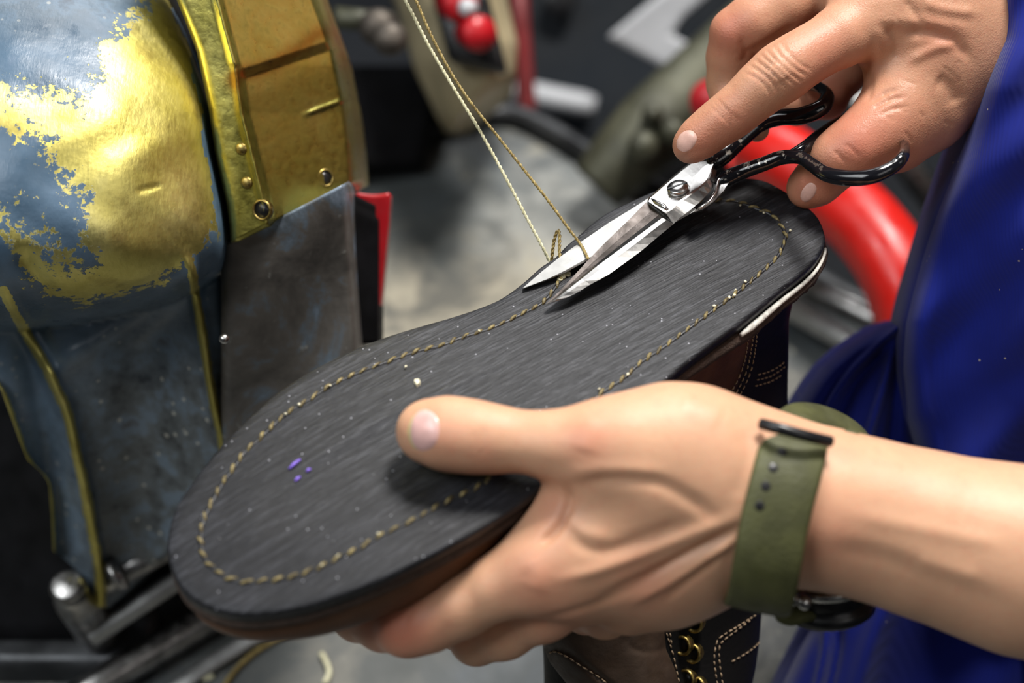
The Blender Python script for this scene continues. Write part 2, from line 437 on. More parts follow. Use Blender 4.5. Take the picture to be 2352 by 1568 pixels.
M['nail_edge'] = simple('yellowed_nail_edge', (.55, .47, .22), .4, var=.1, scale=300)
def mat_cloth():
    m, t, b = newmat('blue_twill'); tc = nd(t, 'ShaderNodeTexCoord'); mp = nd(t, 'ShaderNodeMapping', {'Vector': tc.outputs['Object']}); mp.inputs['Rotation'].default_value = (.3, .5, .9)
    wv = nd(t, 'ShaderNodeTexWave', {'Vector': mp.outputs[0], 'Scale': 190.0, 'Distortion': .4, 'Detail': 1.0}).outputs['Fac']
    n = noise(t, 14, 4); c = ramp(t, n, [(.3, (.003, .0075, .125)), (.7, (.006, .017, .245))])
    c = mixc(t, mth(t, 'MULTIPLY', wv, .18), c, (.004, .010, .13))
    vo = nd(t, 'ShaderNodeTexVoronoi', {'Scale': 240.0}); t.links.new(tc.outputs['Object'], vo.inputs['Vector'])
    pk = nd(t, 'ShaderNodeSeparateColor', {'Color': vo.outputs['Color']}).outputs[0]
    sp = mth(t, 'MULTIPLY', mth(t, 'LESS_THAN', vo.outputs['Distance'], .10), mth(t, 'GREATER_THAN', pk, .93))
    c = mixc(t, sp, c, (.42, .38, .3)); setin(t, b, 'Base Color', c); b.inputs['Roughness'].default_value = .8
    b.inputs['Sheen Weight'].default_value = .12; b.inputs['Specular IOR Level'].default_value = .2; bump(t, b, wv, .22, .0004); return m
M['cloth'] = mat_cloth()
M['strap'] = simple('olive_rubber_strap', (.062, .064, .018), .62, var=.25, scale=70, bmp=.4, bscale=700, bdist=.0008)
M['black_plastic'] = simple('black_plastic', (.008, .008, .009), .35, scale=60)
M['red_paint'] = simple('red_paint', (.52, .012, .008), .32, var=.12, scale=25, spec=.5)
M['red_dark'] = simple('dark_red_paint', (.16, .008, .010), .5, scale=25)
M['red_plastic'] = simple('red_plastic', (.42, .008, .014), .4, var=.15, scale=40)
M['gold_panel'] = simple('beige_enamel', (.42, .35, .21), .5, scale=14, var=.35)
M['black_cast'] = simple('black_cast_iron', (.004, .004, .005), .7, spec=.15, scale=40, var=.5)
M['grey_dark'] = simple('slate_grey_paint', (.009, .012, .016), .7, spec=.2, scale=8, var=.35)
M['white_metal'] = simple('pale_grey_paint', (.50, .51, .53), .45, scale=14, var=.15)
M['olive_cast'] = simple('olive_grey_casting', (.055, .055, .035), .5, scale=22, var=.6, metal=.3)
M['tray_rim'] = simple('dark_rim_metal', (.05, .052, .055), .42, scale=30, var=.5, metal=.6)
def mat_deck():
    m, t, b = newmat('paint_spattered_deck'); n = noise(t, 7.5, 5, .6); n2 = noise(t, 26, 6, .65); n3 = noise(t, 120, 4)
    c = ramp(t, n, [(.36, (.040, .056, .066)), (.47, (.11, .12, .12)), (.58, (.30, .285, .235)), (.72, (.33, .34, .34))])
    c = mixc(t, ramp(t, n2, [(.4, .55), (.62, 0.0)]), c, (.06, .064, .062)); c = mixc(t, ramp(t, n3, [(.62, 0.0), (.7, .5)]), c, (.48, .46, .38))
    gp = nd(t, 'ShaderNodeNewGeometry').outputs['Position']
    for (px, py), rad, col, am in (((1010, 660), .16, (.40, .36, .27), .75), ((930, 470), .10, (.035, .055, .07), .8), ((1300, 470), .09, (.36, .37, .35), .6), ((430, 1560), .07, (.05, .07, .09), .7), ((900, 1520), .13, (.13, .125, .105), .85), ((1150, 1540), .05, (.07, .085, .10), .8)):
        ds = nd(t, 'ShaderNodeVectorMath', operation='DISTANCE'); t.links.new(gp, ds.inputs[0]); ds.inputs[1].default_value = tuple(PZ(px, py, .76))
        k = mth(t, 'ADD', mth(t, 'DIVIDE', ds.outputs['Value'], rad), mth(t, 'MULTIPLY', mth(t, 'SUBTRACT', n2, .5), 1.6))
        c = mixc(t, ramp(t, k, [(.4, am), (1.0, 0.0)]), c, col)
    n5 = noise(t, 17, 6, .7, dist=.8); c = mixc(t, ramp(t, n5, [(.40, .75), (.54, 0.0)]), c, (.055, .062, .062)); c = mixc(t, ramp(t, n5, [(.60, 0.0), (.66, .6)]), c, (.46, .42, .31))
    setin(t, b, 'Base Color', c); setin(t, b, 'Roughness', ramp(t, n2, [(.3, .45), (.7, .75)]))
    bump(t, b, n3, .3, .001); return m
M['deck'] = mat_deck()
def mat_plate():
    m, t, b = newmat('scuffed_grey_plate'); n = noise(t, 26, 7, .65, dist=.5); n2 = noise(t, 150, 4)
    c = ramp(t, n, [(.38, (.06, .054, .048)), (.52, (.12, .108, .095)), (.58, (.12, .15, .18)), (.68, (.26, .32, .40))])
    c = mixc(t, ramp(t, n2, [(.66, 0.0), (.72, .5)]), c, (.4, .4, .36))
    setin(t, b, 'Base Color', c); b.inputs['Metallic'].default_value = .1; setin(t, b, 'Roughness', ramp(t, n, [(.3, .5), (.7, .35)])); bump(t, b, n2, .3, .0008); return m
M['plate'] = mat_plate()
M['floor'] = simple('workshop_floor', (.020, .023, .028), .6, scale=3, var=.4)
M['wall'] = simple('workshop_wall', (.20, .21, .22), .8, scale=2, var=.15)
M['cream'] = simple('cream_crumb', (.75, .70, .50), .7, scale=300)
M['violet'] = simple('violet_streak', (.22, .13, .62), .5, scale=300)
M['brass'] = simple('antique_brass', (.34, .25, .08), .38, 1.0, var=.35, scale=300)
M['glass'] = simple('watch_crystal', (.01, .01, .012), .08)

# ---------------------------------------------------------------- setting
def boxc(x0, x1, y0, y1, z0, z1):
    return box(((x0+x1)/2, (y0+y1)/2, (z0+z1)/2), ((x1-x0)/2, 0, 0), (0, (y1-y0)/2, 0), (0, 0, (z1-z0)/2))
for nm, bb, m in (('floor', (-2.5, 2.5, -2, 3.5, -.05, 0), 'floor'), ('wall_back', (-2.5, 2.5, 3.5, 3.6, 0, 3), 'wall')):
    o = obj(nm, *boxc(*bb), M[m], smooth=False); o['kind'] = 'structure'

# ================================================================ BOOT (held sole up)
ZS = 1.05
OUT = [(385,1270),(388,1215),(405,1160),(438,1110),(480,1055),(530,998),(590,940),(650,890),(720,845),(800,805),(880,773),(960,748),(1040,725),(1105,703),
 (1152,682),(1202,646),(1240,612),(1275,588),(1300,562),(1330,537),(1362,508),(1400,483),(1450,459),(1502,437),(1560,422),(1620,410),(1690,405),(1750,411),(1790,429),(1838,460),(1876,492),(1893,527),
 (1894,556),(1873,594),(1838,628),(1794,662),(1718,726),(1641,783),(1565,841),(1488,910),(1420,966),(1340,1038),(1262,1104),(1180,1165),(1100,1215),(1000,1268),(900,1317),(800,1358),(700,1390),
 (620,1404),(550,1407),(490,1395),(440,1370),(405,1330)]
TOE = PZ(385, 1270, ZS)[:2]; HEEL = PZ(1893, 540, ZS)[:2]; UL = HEEL-TOE; LEN = np.linalg.norm(UL); U = UL/LEN; Wd = np.array([U[1], -U[0]])  # Wd points to the near side
def zsole(x, y):
    s = (np.array([x, y])-TOE)@U
    q = max(0, .13-s)/.13
    return ZS - .010*q*q
def PS(px, py, dz=0.0):
    z = ZS
    for _ in range(12):
        p = PZ(px, py, z); z = zsole(p[0], p[1]) + dz
    return PZ(px, py, z)
outl = np.array([PS(*p) for p in catmull(OUT, 6, True)])
outl = resample(np.vstack([outl, outl[:1]]), .0022)[:-1]; NO = len(outl)
def spine(p):
    s = np.clip((p[:2]-TOE)@U, .045, LEN-.038); q = TOE + U*s
    # mean lateral position of the outline at s
    ss = (outl[:, :2]-TOE)@U; ww = (outl[:, :2]-TOE)@Wd; k = np.abs(ss-s) < .012
    return np.array([*(q + Wd*(ww[k].max()+ww[k].min())/2), 0])
sp = np.array([spine(p) for p in outl])
for _ in range(30): sp = (np.roll(sp, 1, 0)+sp*2+np.roll(sp, -1, 0))/4
def ringat(inset, dz, jit=0):
    c = sp.copy(); c[:, 2] = outl[:, 2]; v = c-outl; L = np.linalg.norm(v[:, :2], axis=1)[:, None]; p = outl + v/L*inset
    p[:, 2] = [zsole(a, b) for a, b, _ in p]; p[:, 2] += dz
    if jit: p += np.random.randn(*p.shape)*jit
    return p
def ringt(t, dz):
    c = sp.copy(); p = outl*(1-t)+c*t; p[:, 2] = [zsole(a, b) + dz for a, b, _ in p]; return p
boot = thing('work_boot', 'upside-down brown and black leather work boot with dark stitched sole, gripped in a left hand', 'boot', tuple(TOE+U*.15) + (1.0,))
def ringsolid(rings):
    R = np.array(rings); n = R.shape[1]; F = grid_faces(len(rings), n, True); return R.reshape(-1, 3), F
top = [ringt(t, 0) for t in (.75, .6, .45, .3, .2, .12)] + [ringat(.004, 0), ringat(.0012, -.0001), ringat(.0004, -.0005), ringat(0, -.0013)]
edge = [ringat(0, -.0013), ringat(-.0001, -.003), ringat(.0003, -.0058), ringat(.004, -.0060), ringat(.012, -.0060)]
g = G(); v, f = ringsolid(top + edge[1:]); f.append(tuple(range(NO-1, -1, -1))); g.add(v, f); outsole = g.build('outsole', M['sole'], boot)
outsole.data.materials.append(M['edge_black'])
nf = NO; 
for i, p in enumerate(outsole.data.polygons):
    if nf*(len(top)-1) <= i < nf*(len(top)+len(edge)-2): p.material_index = 1
# thin midsole line and fuzzy welt (both follow the outline)
so = (outl[:, :2]-TOE)@U; near = ((outl-sp)[:, :2]@Wd) > 0
hw = np.clip((so-.19)/.05, 0, 1)[:, None]       # 1 at the heel half
def mixring(a, b, w): return a*(1-w)+b*w
wr = [mixring(ringat(.010, -.0058), ringat(.010, -.0058), hw), mixring(ringat(.0006, -.0060), ringat(-.0006, -.0075), hw), mixring(ringat(.0, -.0085), ringat(-.0022, -.0092, .0002), hw),
      mixring(ringat(.0002, -.0098), ringat(-.0018, -.0118, .0002), hw), mixring(ringat(.004, -.0102), ringat(.003, -.0128), hw), ringat(.012, -.0125)]
v, f = ringsolid(wr); obj('welt', v, f, M['welt'], boot)
# white piping between sole and welt round the heel
k = [i for i in range(NO)]
pr = ringat(-.0009, -.0066); st = int(np.argmin(np.linalg.norm(proj(outl)[:, :2]-np.array([1897, 540]), axis=1))); en = int(np.argmin(np.linalg.norm(proj(outl)[:, :2]-np.array([1700, 740]), axis=1)))
seq = [(st+j) % NO for j in range((en-st) % NO+1)] if (en-st) % NO < NO/2 else [(st-j) % NO for j in range((st-en) % NO+1)]
rr = np.interp(np.linspace(0, 1, len(seq)), [0, .3, .6, .9, 1], [.0005, .0009, .0012, .0016, .0009])
v, f = tube(resample(pr[seq], (LEN)/220) if False else pr[seq], rr, 8); obj('piping', v, f, M['piping'], boot)
# upper: loft from the sole rim to the shaft
NPH = 160; phi = np.linspace(0, 2*math.pi, NPH, endpoint=False)
ssn = (outl[:, :2]-HEEL)@(-U); wwn = (outl[:, :2]-HEEL)@Wd
def halfw(s, side):
    w = wwn*side; k = w > -1; 
    best = np.zeros_like(s)
    kk = (np.sign((outl-sp)[:, :2]@Wd) == side); a = ssn[kk]; b = w[kk]; o = np.argsort(a)
    return np.interp(s, a[o], b[o])
smin, smax = ssn.min(), ssn.max()
def upring(h, s0, s1, wk, cx=0.0, cy=0.0, ell=0.0, eb=.036, dz=0.0):
    s = s0 + (1-np.cos(phi))/2*(s1-s0); sd = np.where(np.sin(phi) >= 0, 1, -1)
    s_src = smin + (1-np.cos(phi))/2*(smax-smin)
    w = np.where(sd > 0, halfw(s_src, 1)*wk, -halfw(s_src, -1)*wk)
    we = eb*np.sin(phi); w = w*(1-ell) + we*ell
    xy = HEEL + np.outer(s, -U) + np.outer(w, Wd) + np.array([cx, cy])
    zt = np.array([zsole(a, b) for a, b in xy]) - ZS
    return np.column_stack([xy, ZS - h + zt*(1-ell)])
L_ = smax
ups = [upring(.010, .004, L_-.003, .965), upring(.016, .0055, L_-.0020, .972), upring(.023, .0065, L_-.006, .955), upring(.031, .0070, L_-.016, .90, 0, 0, .0),
       upring(.040, .0075, L_-.032, .80, 0, 0, .0), upring(.050, .008, L_-.06, .78, 0, 0, .12), upring(.062, .009, .205, .8, 0, 0, .35), upring(.076, .010, .165, .8, -.002, -.003, .7, .040),
       upring(.092, .010, .138, 1, -.004, -.010, 1, .040), upring(.112, .008, .126, 1, -.008, -.024, 1, .038), upring(.135, .006, .113, 1, -.016, -.045, 1, .037),
       upring(.160, .004, .104, 1, -.022, -.072, 1, .037), upring(.180, .004, .098, 1, -.030, -.094, 1, .035), upring(.205, .008, .090, 1, -.036, -.118, 1, .033), upring(.235, .014, .104, 1, -.040, -.142, 1, .030)]
U3 = catmull([u.reshape(-1) for u in ups], 4); U3 = [u.reshape(-1, 3) for u in U3]
v, f = ringsolid(U3); f.append(tuple(range(NPH-1, -1, -1)))
m_up, t_, b_ = newmat('boot_upper_leather')
_bl = attr(t_, 'blk'); _n = noise(t_, 60, 5)
setin(t_, b_, 'Base Color', mixc(t_, _bl, ramp(t_, _n, [(.3, (.075, .030, .013)), (.7, (.13, .058, .026))]), (.0055, .005, .005)))
b_.inputs['Roughness'].default_value = .5; b_.inputs['Specular IOR Level'].default_value = .3; bump(t_, b_, noise(t_, 480, 4), .35, .0005)
q = proj(v); blk = np.clip((q[:, 0]-1705-(q[:, 1]-820)*-.35)/14, 0, 1); blk = np.maximum(blk, (v[:, 2] < .972)*1.0)
upper = obj('upper', v, f, m_up, boot, attrs={'blk': blk})
bv = BVHTree.FromPolygons([tuple(p) for p in v], f)
def hit(bvh, px, py, off=0.0):
    h = bvh.ray_cast(Vector(CAM), Vector(ray(px, py)))
    if h[0] is None: return None, None
    n = np.array(h[1]); 
    if n @ (CAM-np.array(h[0])) < 0: n = -n
    return np.array(h[0]) + n*off, n
def stitch_run(bvh, pts, dash, gap, rad, off=.0002, slant=0.0, lift=1.0):
    """little dashes of thread along a pixel line, lying on a surface"""
    P = catmull(pts, 8) if len(pts) > 2 else np.array(pts, float); L3 = []
    P = resample(P, 4)
    for p in P:
        h, n = hit(bvh, *p, off)
        if h is not None: L3.append((h, n))
    if len(L3) < 3: return np.zeros((0, 3)), []
    A = np.array([a for a, _ in L3]); N = np.array([n for _, n in L3]); seg = np.linalg.norm(np.diff(A, axis=0), axis=1); s = np.r_[0, np.cumsum(seg)]
    gg = G(); x = 0
    while x + dash < s[-1]:
        d = dash*random.uniform(.85, 1.12); t = np.linspace(x, x+d, 5); c = np.stack([np.interp(t, s, A[:, k]) for k in range(3)], -1)
        n = np.stack([np.interp(t, s, N[:, k]) for k in range(3)], -1)
        c += n*(rad*.9*lift*np.sin(np.linspace(0, math.pi, 5))[:, None] - rad*.2)
        if slant:
            tt = c[-1]-c[0]; sd = np.cross(n[0], tt); sd /= np.linalg.norm(sd)+1e-9; c += sd*(np.linspace(-1, 1, 5)[:, None]*slant*random.uniform(.5, 1.2))
        v_, f_ = tube(c, rad*np.array([.5, 1, 1.1, 1, .5])*random.uniform(.85, 1.15), 7); gg.add(v_, f_); x += d + gap*random.uniform(.7, 1.2)
    return np.concatenate(gg.v), gg.f
def runs(bvh, lines, *a, **k):
    gg = G()
    for l in lines:
        v_, f_ = stitch_run(bvh, l, *a, **k)
        if len(v_): gg.add(v_, f_)
    return gg
STL = [[(1640,462),(1656,460),(1696,464),(1741,480),(1772,493),(1790,513),(1804,538),(1799,563),(1786,589),(1763,612),(1741,632),(1714,654),(1679,683),(1641,710),(1603,738),(1572,762),(1538,787),(1507,809),(1477,828),(1454,848),(1438,864),(1378,905),(1346,932),(1250,1005),(1170,1070),
  (1131,1093),(1094,1120),(1044,1143),(998,1166),(943,1198),(874,1230),(820,1262),(782,1278),(742,1300),(693,1317),(653,1329),(608,1333),(568,1337),(528,1329),(495,1308),(471,1284),(461,1244),(465,1203),(479,1167),(499,1131),(516,1102),(540,1070),
  (560,1040),(590,1013),(622,982),(655,952),(690,930),(720,911),(755,888),(800,866),(850,845),(900,827),(960,806),(1010,795),(1060,775),(1110,760),(1160,740),(1200,720),(1250,692),(1290,640),(1330,596),(1400,545),(1500,490),(1580,468),(1640,462)]]
me = outsole.data; ov = np.array([v_.co for v_ in me.vertices]) + rootloc(boot); bs = BVHTree.FromPolygons([tuple(p) for p in ov], [tuple(p.vertices) for p in me.polygons])
# dark groove under the stitches, then the lockstitch itself
pth = []
for p in resample(catmull(STL[0], 6), 8):
    h, n = hit(bs, *p, -.00035)
    if h is not None: pth.append(h)
v, f = tube(resample(np.array(pth), .002), .00085, 8); obj('stitch_groove', v, f, M['edge_black'], boot)
gg = runs(bs, STL, .0042, .0014, .00060, .0001, slant=.0009); gg.build('lockstitch', M['stitch'], boot)
# loose wax crumbs on the seam
gg = G()
for p in [(757,886),(688,932),(1282,596),(1683,680),(1690,674),(1676,690),(1640,705),(1100,764),(655,952),(776,1279),(868,1230),(742,1299),(930,842),(1712,650),(1812,532),(1703,478),(1752,494),(1380,900),(1440,862)]:
    h, n = hit(bs, p[0]+random.uniform(-4, 4), p[1]+random.uniform(-4, 4), .0009)
    if h is None: continue
    ax, a, b2 = basis(np.random.randn(3)); v_, f_ = tube(np.array([h-ax*.0007, h, h+ax*.0006]), np.array([.0003, .0006, .0002])*random.uniform(.6, 1.2), 6); gg.add(v_, f_)
gg.build('wax_crumbs', M['cream'], boot)['kind'] = 'stuff'
# boot upper stitching
lines3 = [[(1738,760),(1734,800),(1724,850),(1702,900),(1668,948),(1655,965)], [(1730,768),(1724,805),(1714,850),(1692,898),(1660,944)], [(1718,775),(1714,805),(1704,846),(1684,890),(1650,936)],
          [(1740,860),(1768,852),(1792,838),(1804,826)], [(1738,872),(1768,864),(1794,848),(1806,838)], [(1734,886),(1768,876),(1796,860)]]
lines4 = [[(1522,1408),(1530,1450),(1545,1500),(1552,1530),(1560,1568)], [(1735,1412),(1690,1440),(1655,1462),(1644,1480),(1640,1520),(1648,1575)], [(1722,1424),(1690,1448),(1664,1468),(1652,1484),(1652,1520),(1660,1575)],
          [(1770,1440),(1740,1478),(1710,1502),(1670,1524)], [(1530,1410),(1538,1450),(1542,1480)]]
for l in lines3 + lines4:
    gg = runs(bv, [l], .0020, .0010, .00032, .0001)
    if gg.v: gg.build('seam_stitching', M['stitch_tan'], boot)
# tongue at the bottom, bulging forward of the shaft
def tongue_fn(u, v_):
    py = 1395 + v_*330; l = interp(py, [(1395, 1225), (1440, 1236), (1475, 1245), (1520, 1262), (1568, 1300), (1620, 1340), (1725, 1400)]); r = interp(py, [(1395, 1520), (1490, 1530), (1540, 1552), (1725, 1600)])
    px = l + (r-l)*u; d = .682 + .014*(abs(2*u-1)**3) + .010*v_
    w = polydist(np.array([[px, py]]), catmull([(1260,1490),(1300,1498),(1370,1550),(1450,1610)], 5))[0][0]; d += .0012*math.exp(-(w/7)**2) 
    w = abs(math.hypot((px-1490)/1.7, py-1470)-28); d += .0005*math.exp(-(w/5)**2)
    return px, py, d
A = np.array([[PP(*tongue_fn(u, w)) for u in np.linspace(0, 1, 50)] for w in np.linspace(0, 1, 60)]); v, f = solid(A, .012)
tongue = obj('tongue', v, f, M['brown_leather_dark'], boot); bt = BVHTree.FromPolygons([tuple(p) for p in v], f)
g1 = runs(bt, [[(1262,1500),(1275,1496),(1300,1506),(1340,1532),(1380,1556),(1420,1590)]], .0026, .0006, .00042, .0002); o = g1.build('tongue_stitching', M['stitch_tan'], boot)
# eyelets along the shaft, in two rows
for px, py in ((1573, 1408), (1596, 1428), (1570, 1480), (1592, 1498), (1578, 1558), (1602, 1575)):
    h, n = hit(bv, px, py, .0)
    if h is None: continue
    nn = n + np.array([-1.15, -.1, .15]); nn /= np.linalg.norm(nn); cen = h + nn*.0012
    gg = G(); v_, f_ = lathe(cen - nn*.003, nn, [(.0041, 0), (.0045, .002), (.0045, .0034), (.0041, .0040), (.0035, .0040), (.0031, .0034), (.0030, .001)], 28); gg.add(v_, f_)
    e = gg.build('eyelet', M['brass'], boot)
    v_, f_ = lathe(cen - nn*.003, nn, [(.0030, 0), (.0030, .0022), (.0001, .0022)], 20); obj('eyelet_hole', v_, f_, M['black_plastic'], e)
# cream crumb and thin violet streaks on the sole
h, n = hit(bs, 958, 880, .0009); ax, a, b2 = basis(n)
poly = [(-11,6),(-9,-4),(-1,-9),(6,-8),(10,2),(5,7),(-3,5)]
v = [h + (a*x + b2*y)*.00016 - n*.0009 for x, y in poly] + [h + (a*x + b2*y)*.00013 + n*.0004 for x, y in poly]; k = len(poly)
f = [tuple(range(k-1, -1, -1)), tuple(range(k, 2*k))] + [(i, (i+1) % k, k+(i+1) % k, k+i) for i in range(k)]
tag(obj('cream_crumb', v, f, M['cream'], smooth=False), 'small cream crumb lying alone on the dark sole above the thumb', 'crumb')
for pa, pb, lab in (((664,1078),(690,1056), 'longest violet streak on the toe end of the dark sole'), ((704,1084),(714,1078), 'short violet speck right of the longest violet streak on the sole'), ((678,1106),(690,1096), 'faint violet speck just below the longest violet streak on the sole')):
    a, _ = hit(bs, *pa, .0003); b2, _ = hit(bs, *pb, .0003); P = np.array([a, (a+b2)/2+np.array([0, 0, .0003]), b2]); v_, f_ = tube(P, np.array([.0004, .0007, .0004]), 8)
    tag(obj('violet_streak', v_, f_, M['violet']), lab, 'fibre', 'violet streaks on the sole')

# ================================================================ SCISSORS
def ZSC(px, py): return interp(px, [(1203, 1.0528), (1557, 1.0600), (1700, 1.0665), (1900, 1.080), (2100, 1.088)])
def SC(px, py, up=0.0): return PZ(px, py, ZSC(px, py)+up)
sci = thing('scissors', 'steel scissors with chipped black handles, open across the sole under the right hand', 'scissors', tuple(SC(1557, 437)))
ST = [((1255,697),(1256,698),(1257,699)), ((1266,686),(1277,686),(1285,689)), ((1285,668),(1300,668),(1318,676)), ((1318,633),(1336,640),(1356,653)), ((1350,598),(1370,612),(1395,632)), ((1385,562),(1409,583),(1433,605)), ((1420,528),(1448,554),(1473,576)),
      ((1455,494),(1486,526),(1512,543)), ((1484,464),(1521,500),(1548,514))]
g = G(); rows = []
for I, R, O in ST:
    I, R, O = map(np.array, (I, R, O)); R1 = I + (R-I)*.80; Md = I + (R-I)*.45; w = np.linalg.norm(O-I)/90
    rows.append([SC(*I, .0010*w+.0002), SC(*Md, .0011*w+.0002), SC(*R1, .0016*w+.0002), SC(*R, .0029*w+.0002), SC(*(R+(O-R)*.35), .0028*w+.0002), SC(*O, .0006*w), SC(*O, -.0012*w), SC(*I, -.0002)])
R = np.array(rows); nr, npt = R.shape[:2]
R = np.array(catmull([np.array(r).reshape(-1) for r in rows], 2)).reshape(-1, npt, 3); nr = len(R)
F = grid_faces(nr, npt, True); F.append(tuple(range(npt-1, -1, -1))); F.append(tuple(range((nr-1)*npt, nr*npt)))
bl = obj('front_blade', R.reshape(-1, 3), F, M['steel'], sci, smooth=False); bl.data.materials.append(M['steel_dark'])
for i, p in enumerate(bl.data.polygons):
    if i < (nr-1)*npt and i % npt in (0, 1): p.material_index = 1
# the pivot body of the front blade
rows = []
for I, R_, O in (((1487,461),(1530,490),(1547,514)), ((1491,452),(1545,480),(1562,500)), ((1500,445),(1560,466),(1580,486)), ((1538,411),(1592,444),(1607,464)), ((1576,380),(1624,418),(1634,436)), ((1592,372),(1634,398),(1641,418)), ((1616,370),(1637,384),(1644,400)), ((1638,370),(1640,375),(1646,384))):
    I, R_, O = map(np.array, (I, R_, O))
    rows.append([SC(*I, .0022), SC(*(I+(R_-I)*.06), .0034), SC(*(I+(R_-I)*.5), .0036), SC(*(I+(R_-I)*.93), .0036), SC(*R_, .0033), SC(*O, .0005), SC(*O, -.0016), SC(*I, -.0004)])
R = np.array(catmull([np.array(r).reshape(-1) for r in rows], 3)).reshape(-1, 8, 3); F = grid_faces(len(R), 8, True); F.append(tuple(range(7, -1, -1))); F.append(tuple(range((len(R)-1)*8, len(R)*8)))
obj('pivot_plate', R.reshape(-1, 3), F, M['steel'], sci, smooth=False)
v, f = tube(np.array([SC(1493, 456, .0026), SC(1508, 466, .0034), SC(1524, 474, .0036), SC(1533, 482, .0035)]), np.array([.0006, .0010, .0011, .0007]), 10); obj('shoulder_notch', v, f, M['steel'], sci)
rows = []
for a, b in (((1201,661),(1203,662)), ((1240,627),(1258,643)), ((1282,593),(1300,625)), ((1326,561),(1352,597)), ((1399,511),(1425,570)), ((1450,480),(1480,545)), ((1497,450),(1535,520)), ((1560,440),(1600,482))):
    a, b = np.array(a), np.array(b); rows.append([SC(*a, -.0010), SC(*(a*.12+b*.88), -.0008), SC(*b, -.0016), SC(*b, -.0022), SC(*a, -.0026)])
R = np.array(rows); F = grid_faces(len(R), 5, True); F.append(tuple(range(4, -1, -1))); F.append(tuple(range((len(R)-1)*5, len(R)*5)))
obj('rear_blade', R.reshape(-1, 3), F, M['steel_flat'], sci, smooth=False)
pol = [(1590,488),(1622,466),(1640,440),(1646,412),(1654,396),(1668,392),(1684,398),(1674,418),(1662,438),(1640,462),(1612,482)]
n_ = len(pol); V = [SC(x, y, .0004) for x, y in pol] + [SC(x+1, y+3, -.0030) for x, y in pol]
V += [SC(1622+(x-1640)*.0+0, y, 0) for x, y in []]
F = [tuple(range(n_-1, -1, -1)), tuple(range(n_, 2*n_))] + [(i, (i+1) % n_, n_+(i+1) % n_, n_+i) for i in range(n_)]
obj('rear_tang', V, F, M['steel_worn'], sci, smooth=False)
v, f = tube(np.array([SC(1606, 480, .0008), SC(1630, 462, .0010), SC(1643, 444, .0012), SC(1649, 418, .0014), SC(1657, 402, .0016), SC(1670, 396, .0016)]), .0007, 8); obj('tang_edge', v, f, M['steel'], sci)
# screw
pn = np.cross(SC(1600, 437)-SC(1540, 437), SC(1557, 400)-SC(1557, 460)); pn /= np.linalg.norm(pn); pn *= np.sign(pn @ (CAM-SC(1557, 437)))
sc0 = SC(1558, 437, .0036)
v, f = lathe(sc0, pn, [(.0050, -.0004), (.0051, .0001), (.0047, .0003), (.0045, .0001)], 32); obj('screw_washer', v, f, M['steel_worn'], sci)
v, f = lathe(sc0, pn, [(.0042, 0), (.0044, .0012), (.0043, .0020), (.0038, .0024), (.0020, .0026), (.0001, .0026)], 36); scr = obj('screw', v, f, M['steel'], sci)
sd = SC(1580, 430, .006)-SC(1534, 445, .006); sd /= np.linalg.norm(sd); sdn = np.cross(pn, sd)
v, f = box(sc0 + pn*.00245, sd*.0042, sdn*.00042, pn*.00028); obj('screw_slot', v, f, M['black_plastic'], scr, smooth=False)
# handles
def handle(name, pts, closed=False, mk='enamel', flat=.75, chipf=None):
    P = catmull([np.array([*SC(x, y, u), r*.68/3920]) for x, y, u, r in pts], 8, closed)
    v, f = tube(P[:, :3], P[:, 3], 16, flat, ref=FW, closed=closed); q = proj(v)
    ch = np.zeros(len(v)) if chipf is None else chipf(q)
    return v, f, ch
def chip1(q): return np.exp(-(polydist(q[:, :2], [(1655,415),(1700,392),(1760,372)])[0]/18)**2)*.75 + np.exp(-(polydist(q[:, :2], [(1790,352),(1840,352),(1895,395)])[0]/9)**2)*1.0
g = G(); ch = []
v, f, c = handle('a', [(1632,380,.002,17),(1660,358,.003,22),(1700,320,.004,22),(1745,285,.005,20),(1790,270,.006,20),(1840,266,.006,21),(1885,248,.006,20),(1900,222,.005,17),(1884,202,.004,14),(1856,196,.003,13),(1815,205,.002,12),(1770,232,.002,12),(1735,270,.003,12)], chipf=lambda q: np.exp(-(polydist(q[:, :2], [(1640,375),(1690,325)])[0]/22)**2)*.7); g.add(v, f); ch.append(c)
g.build('finger_handle', M['enamel'], sci, attrs={'chip': np.concatenate(ch)})
g = G(); ch = []
v, f, c = handle('b', [(1650,428,-.001,13),(1665,412,0,19),(1705,394,.001,18),(1750,378,.002,17),(1795,362,.003,17),(1838,362,.004,16),(1868,380,.005,17),(1900,400,.006,18),(1950,409,.007,18),(2005,404,.008,17),(2055,380,.008,15),(2078,350,.007,13),(2070,318,-.010,12),(2030,280,-.024,12),(1985,258,-.020,12),(1930,280,-.008,14),(1882,312,-.002,15),(1847,340,.002,15),(1815,358,.003,13)], chipf=chip1); g.add(v, f); ch.append(c)
g.build('thumb_handle', M['enamel'], sci, attrs={'chip': np.concatenate(ch)})

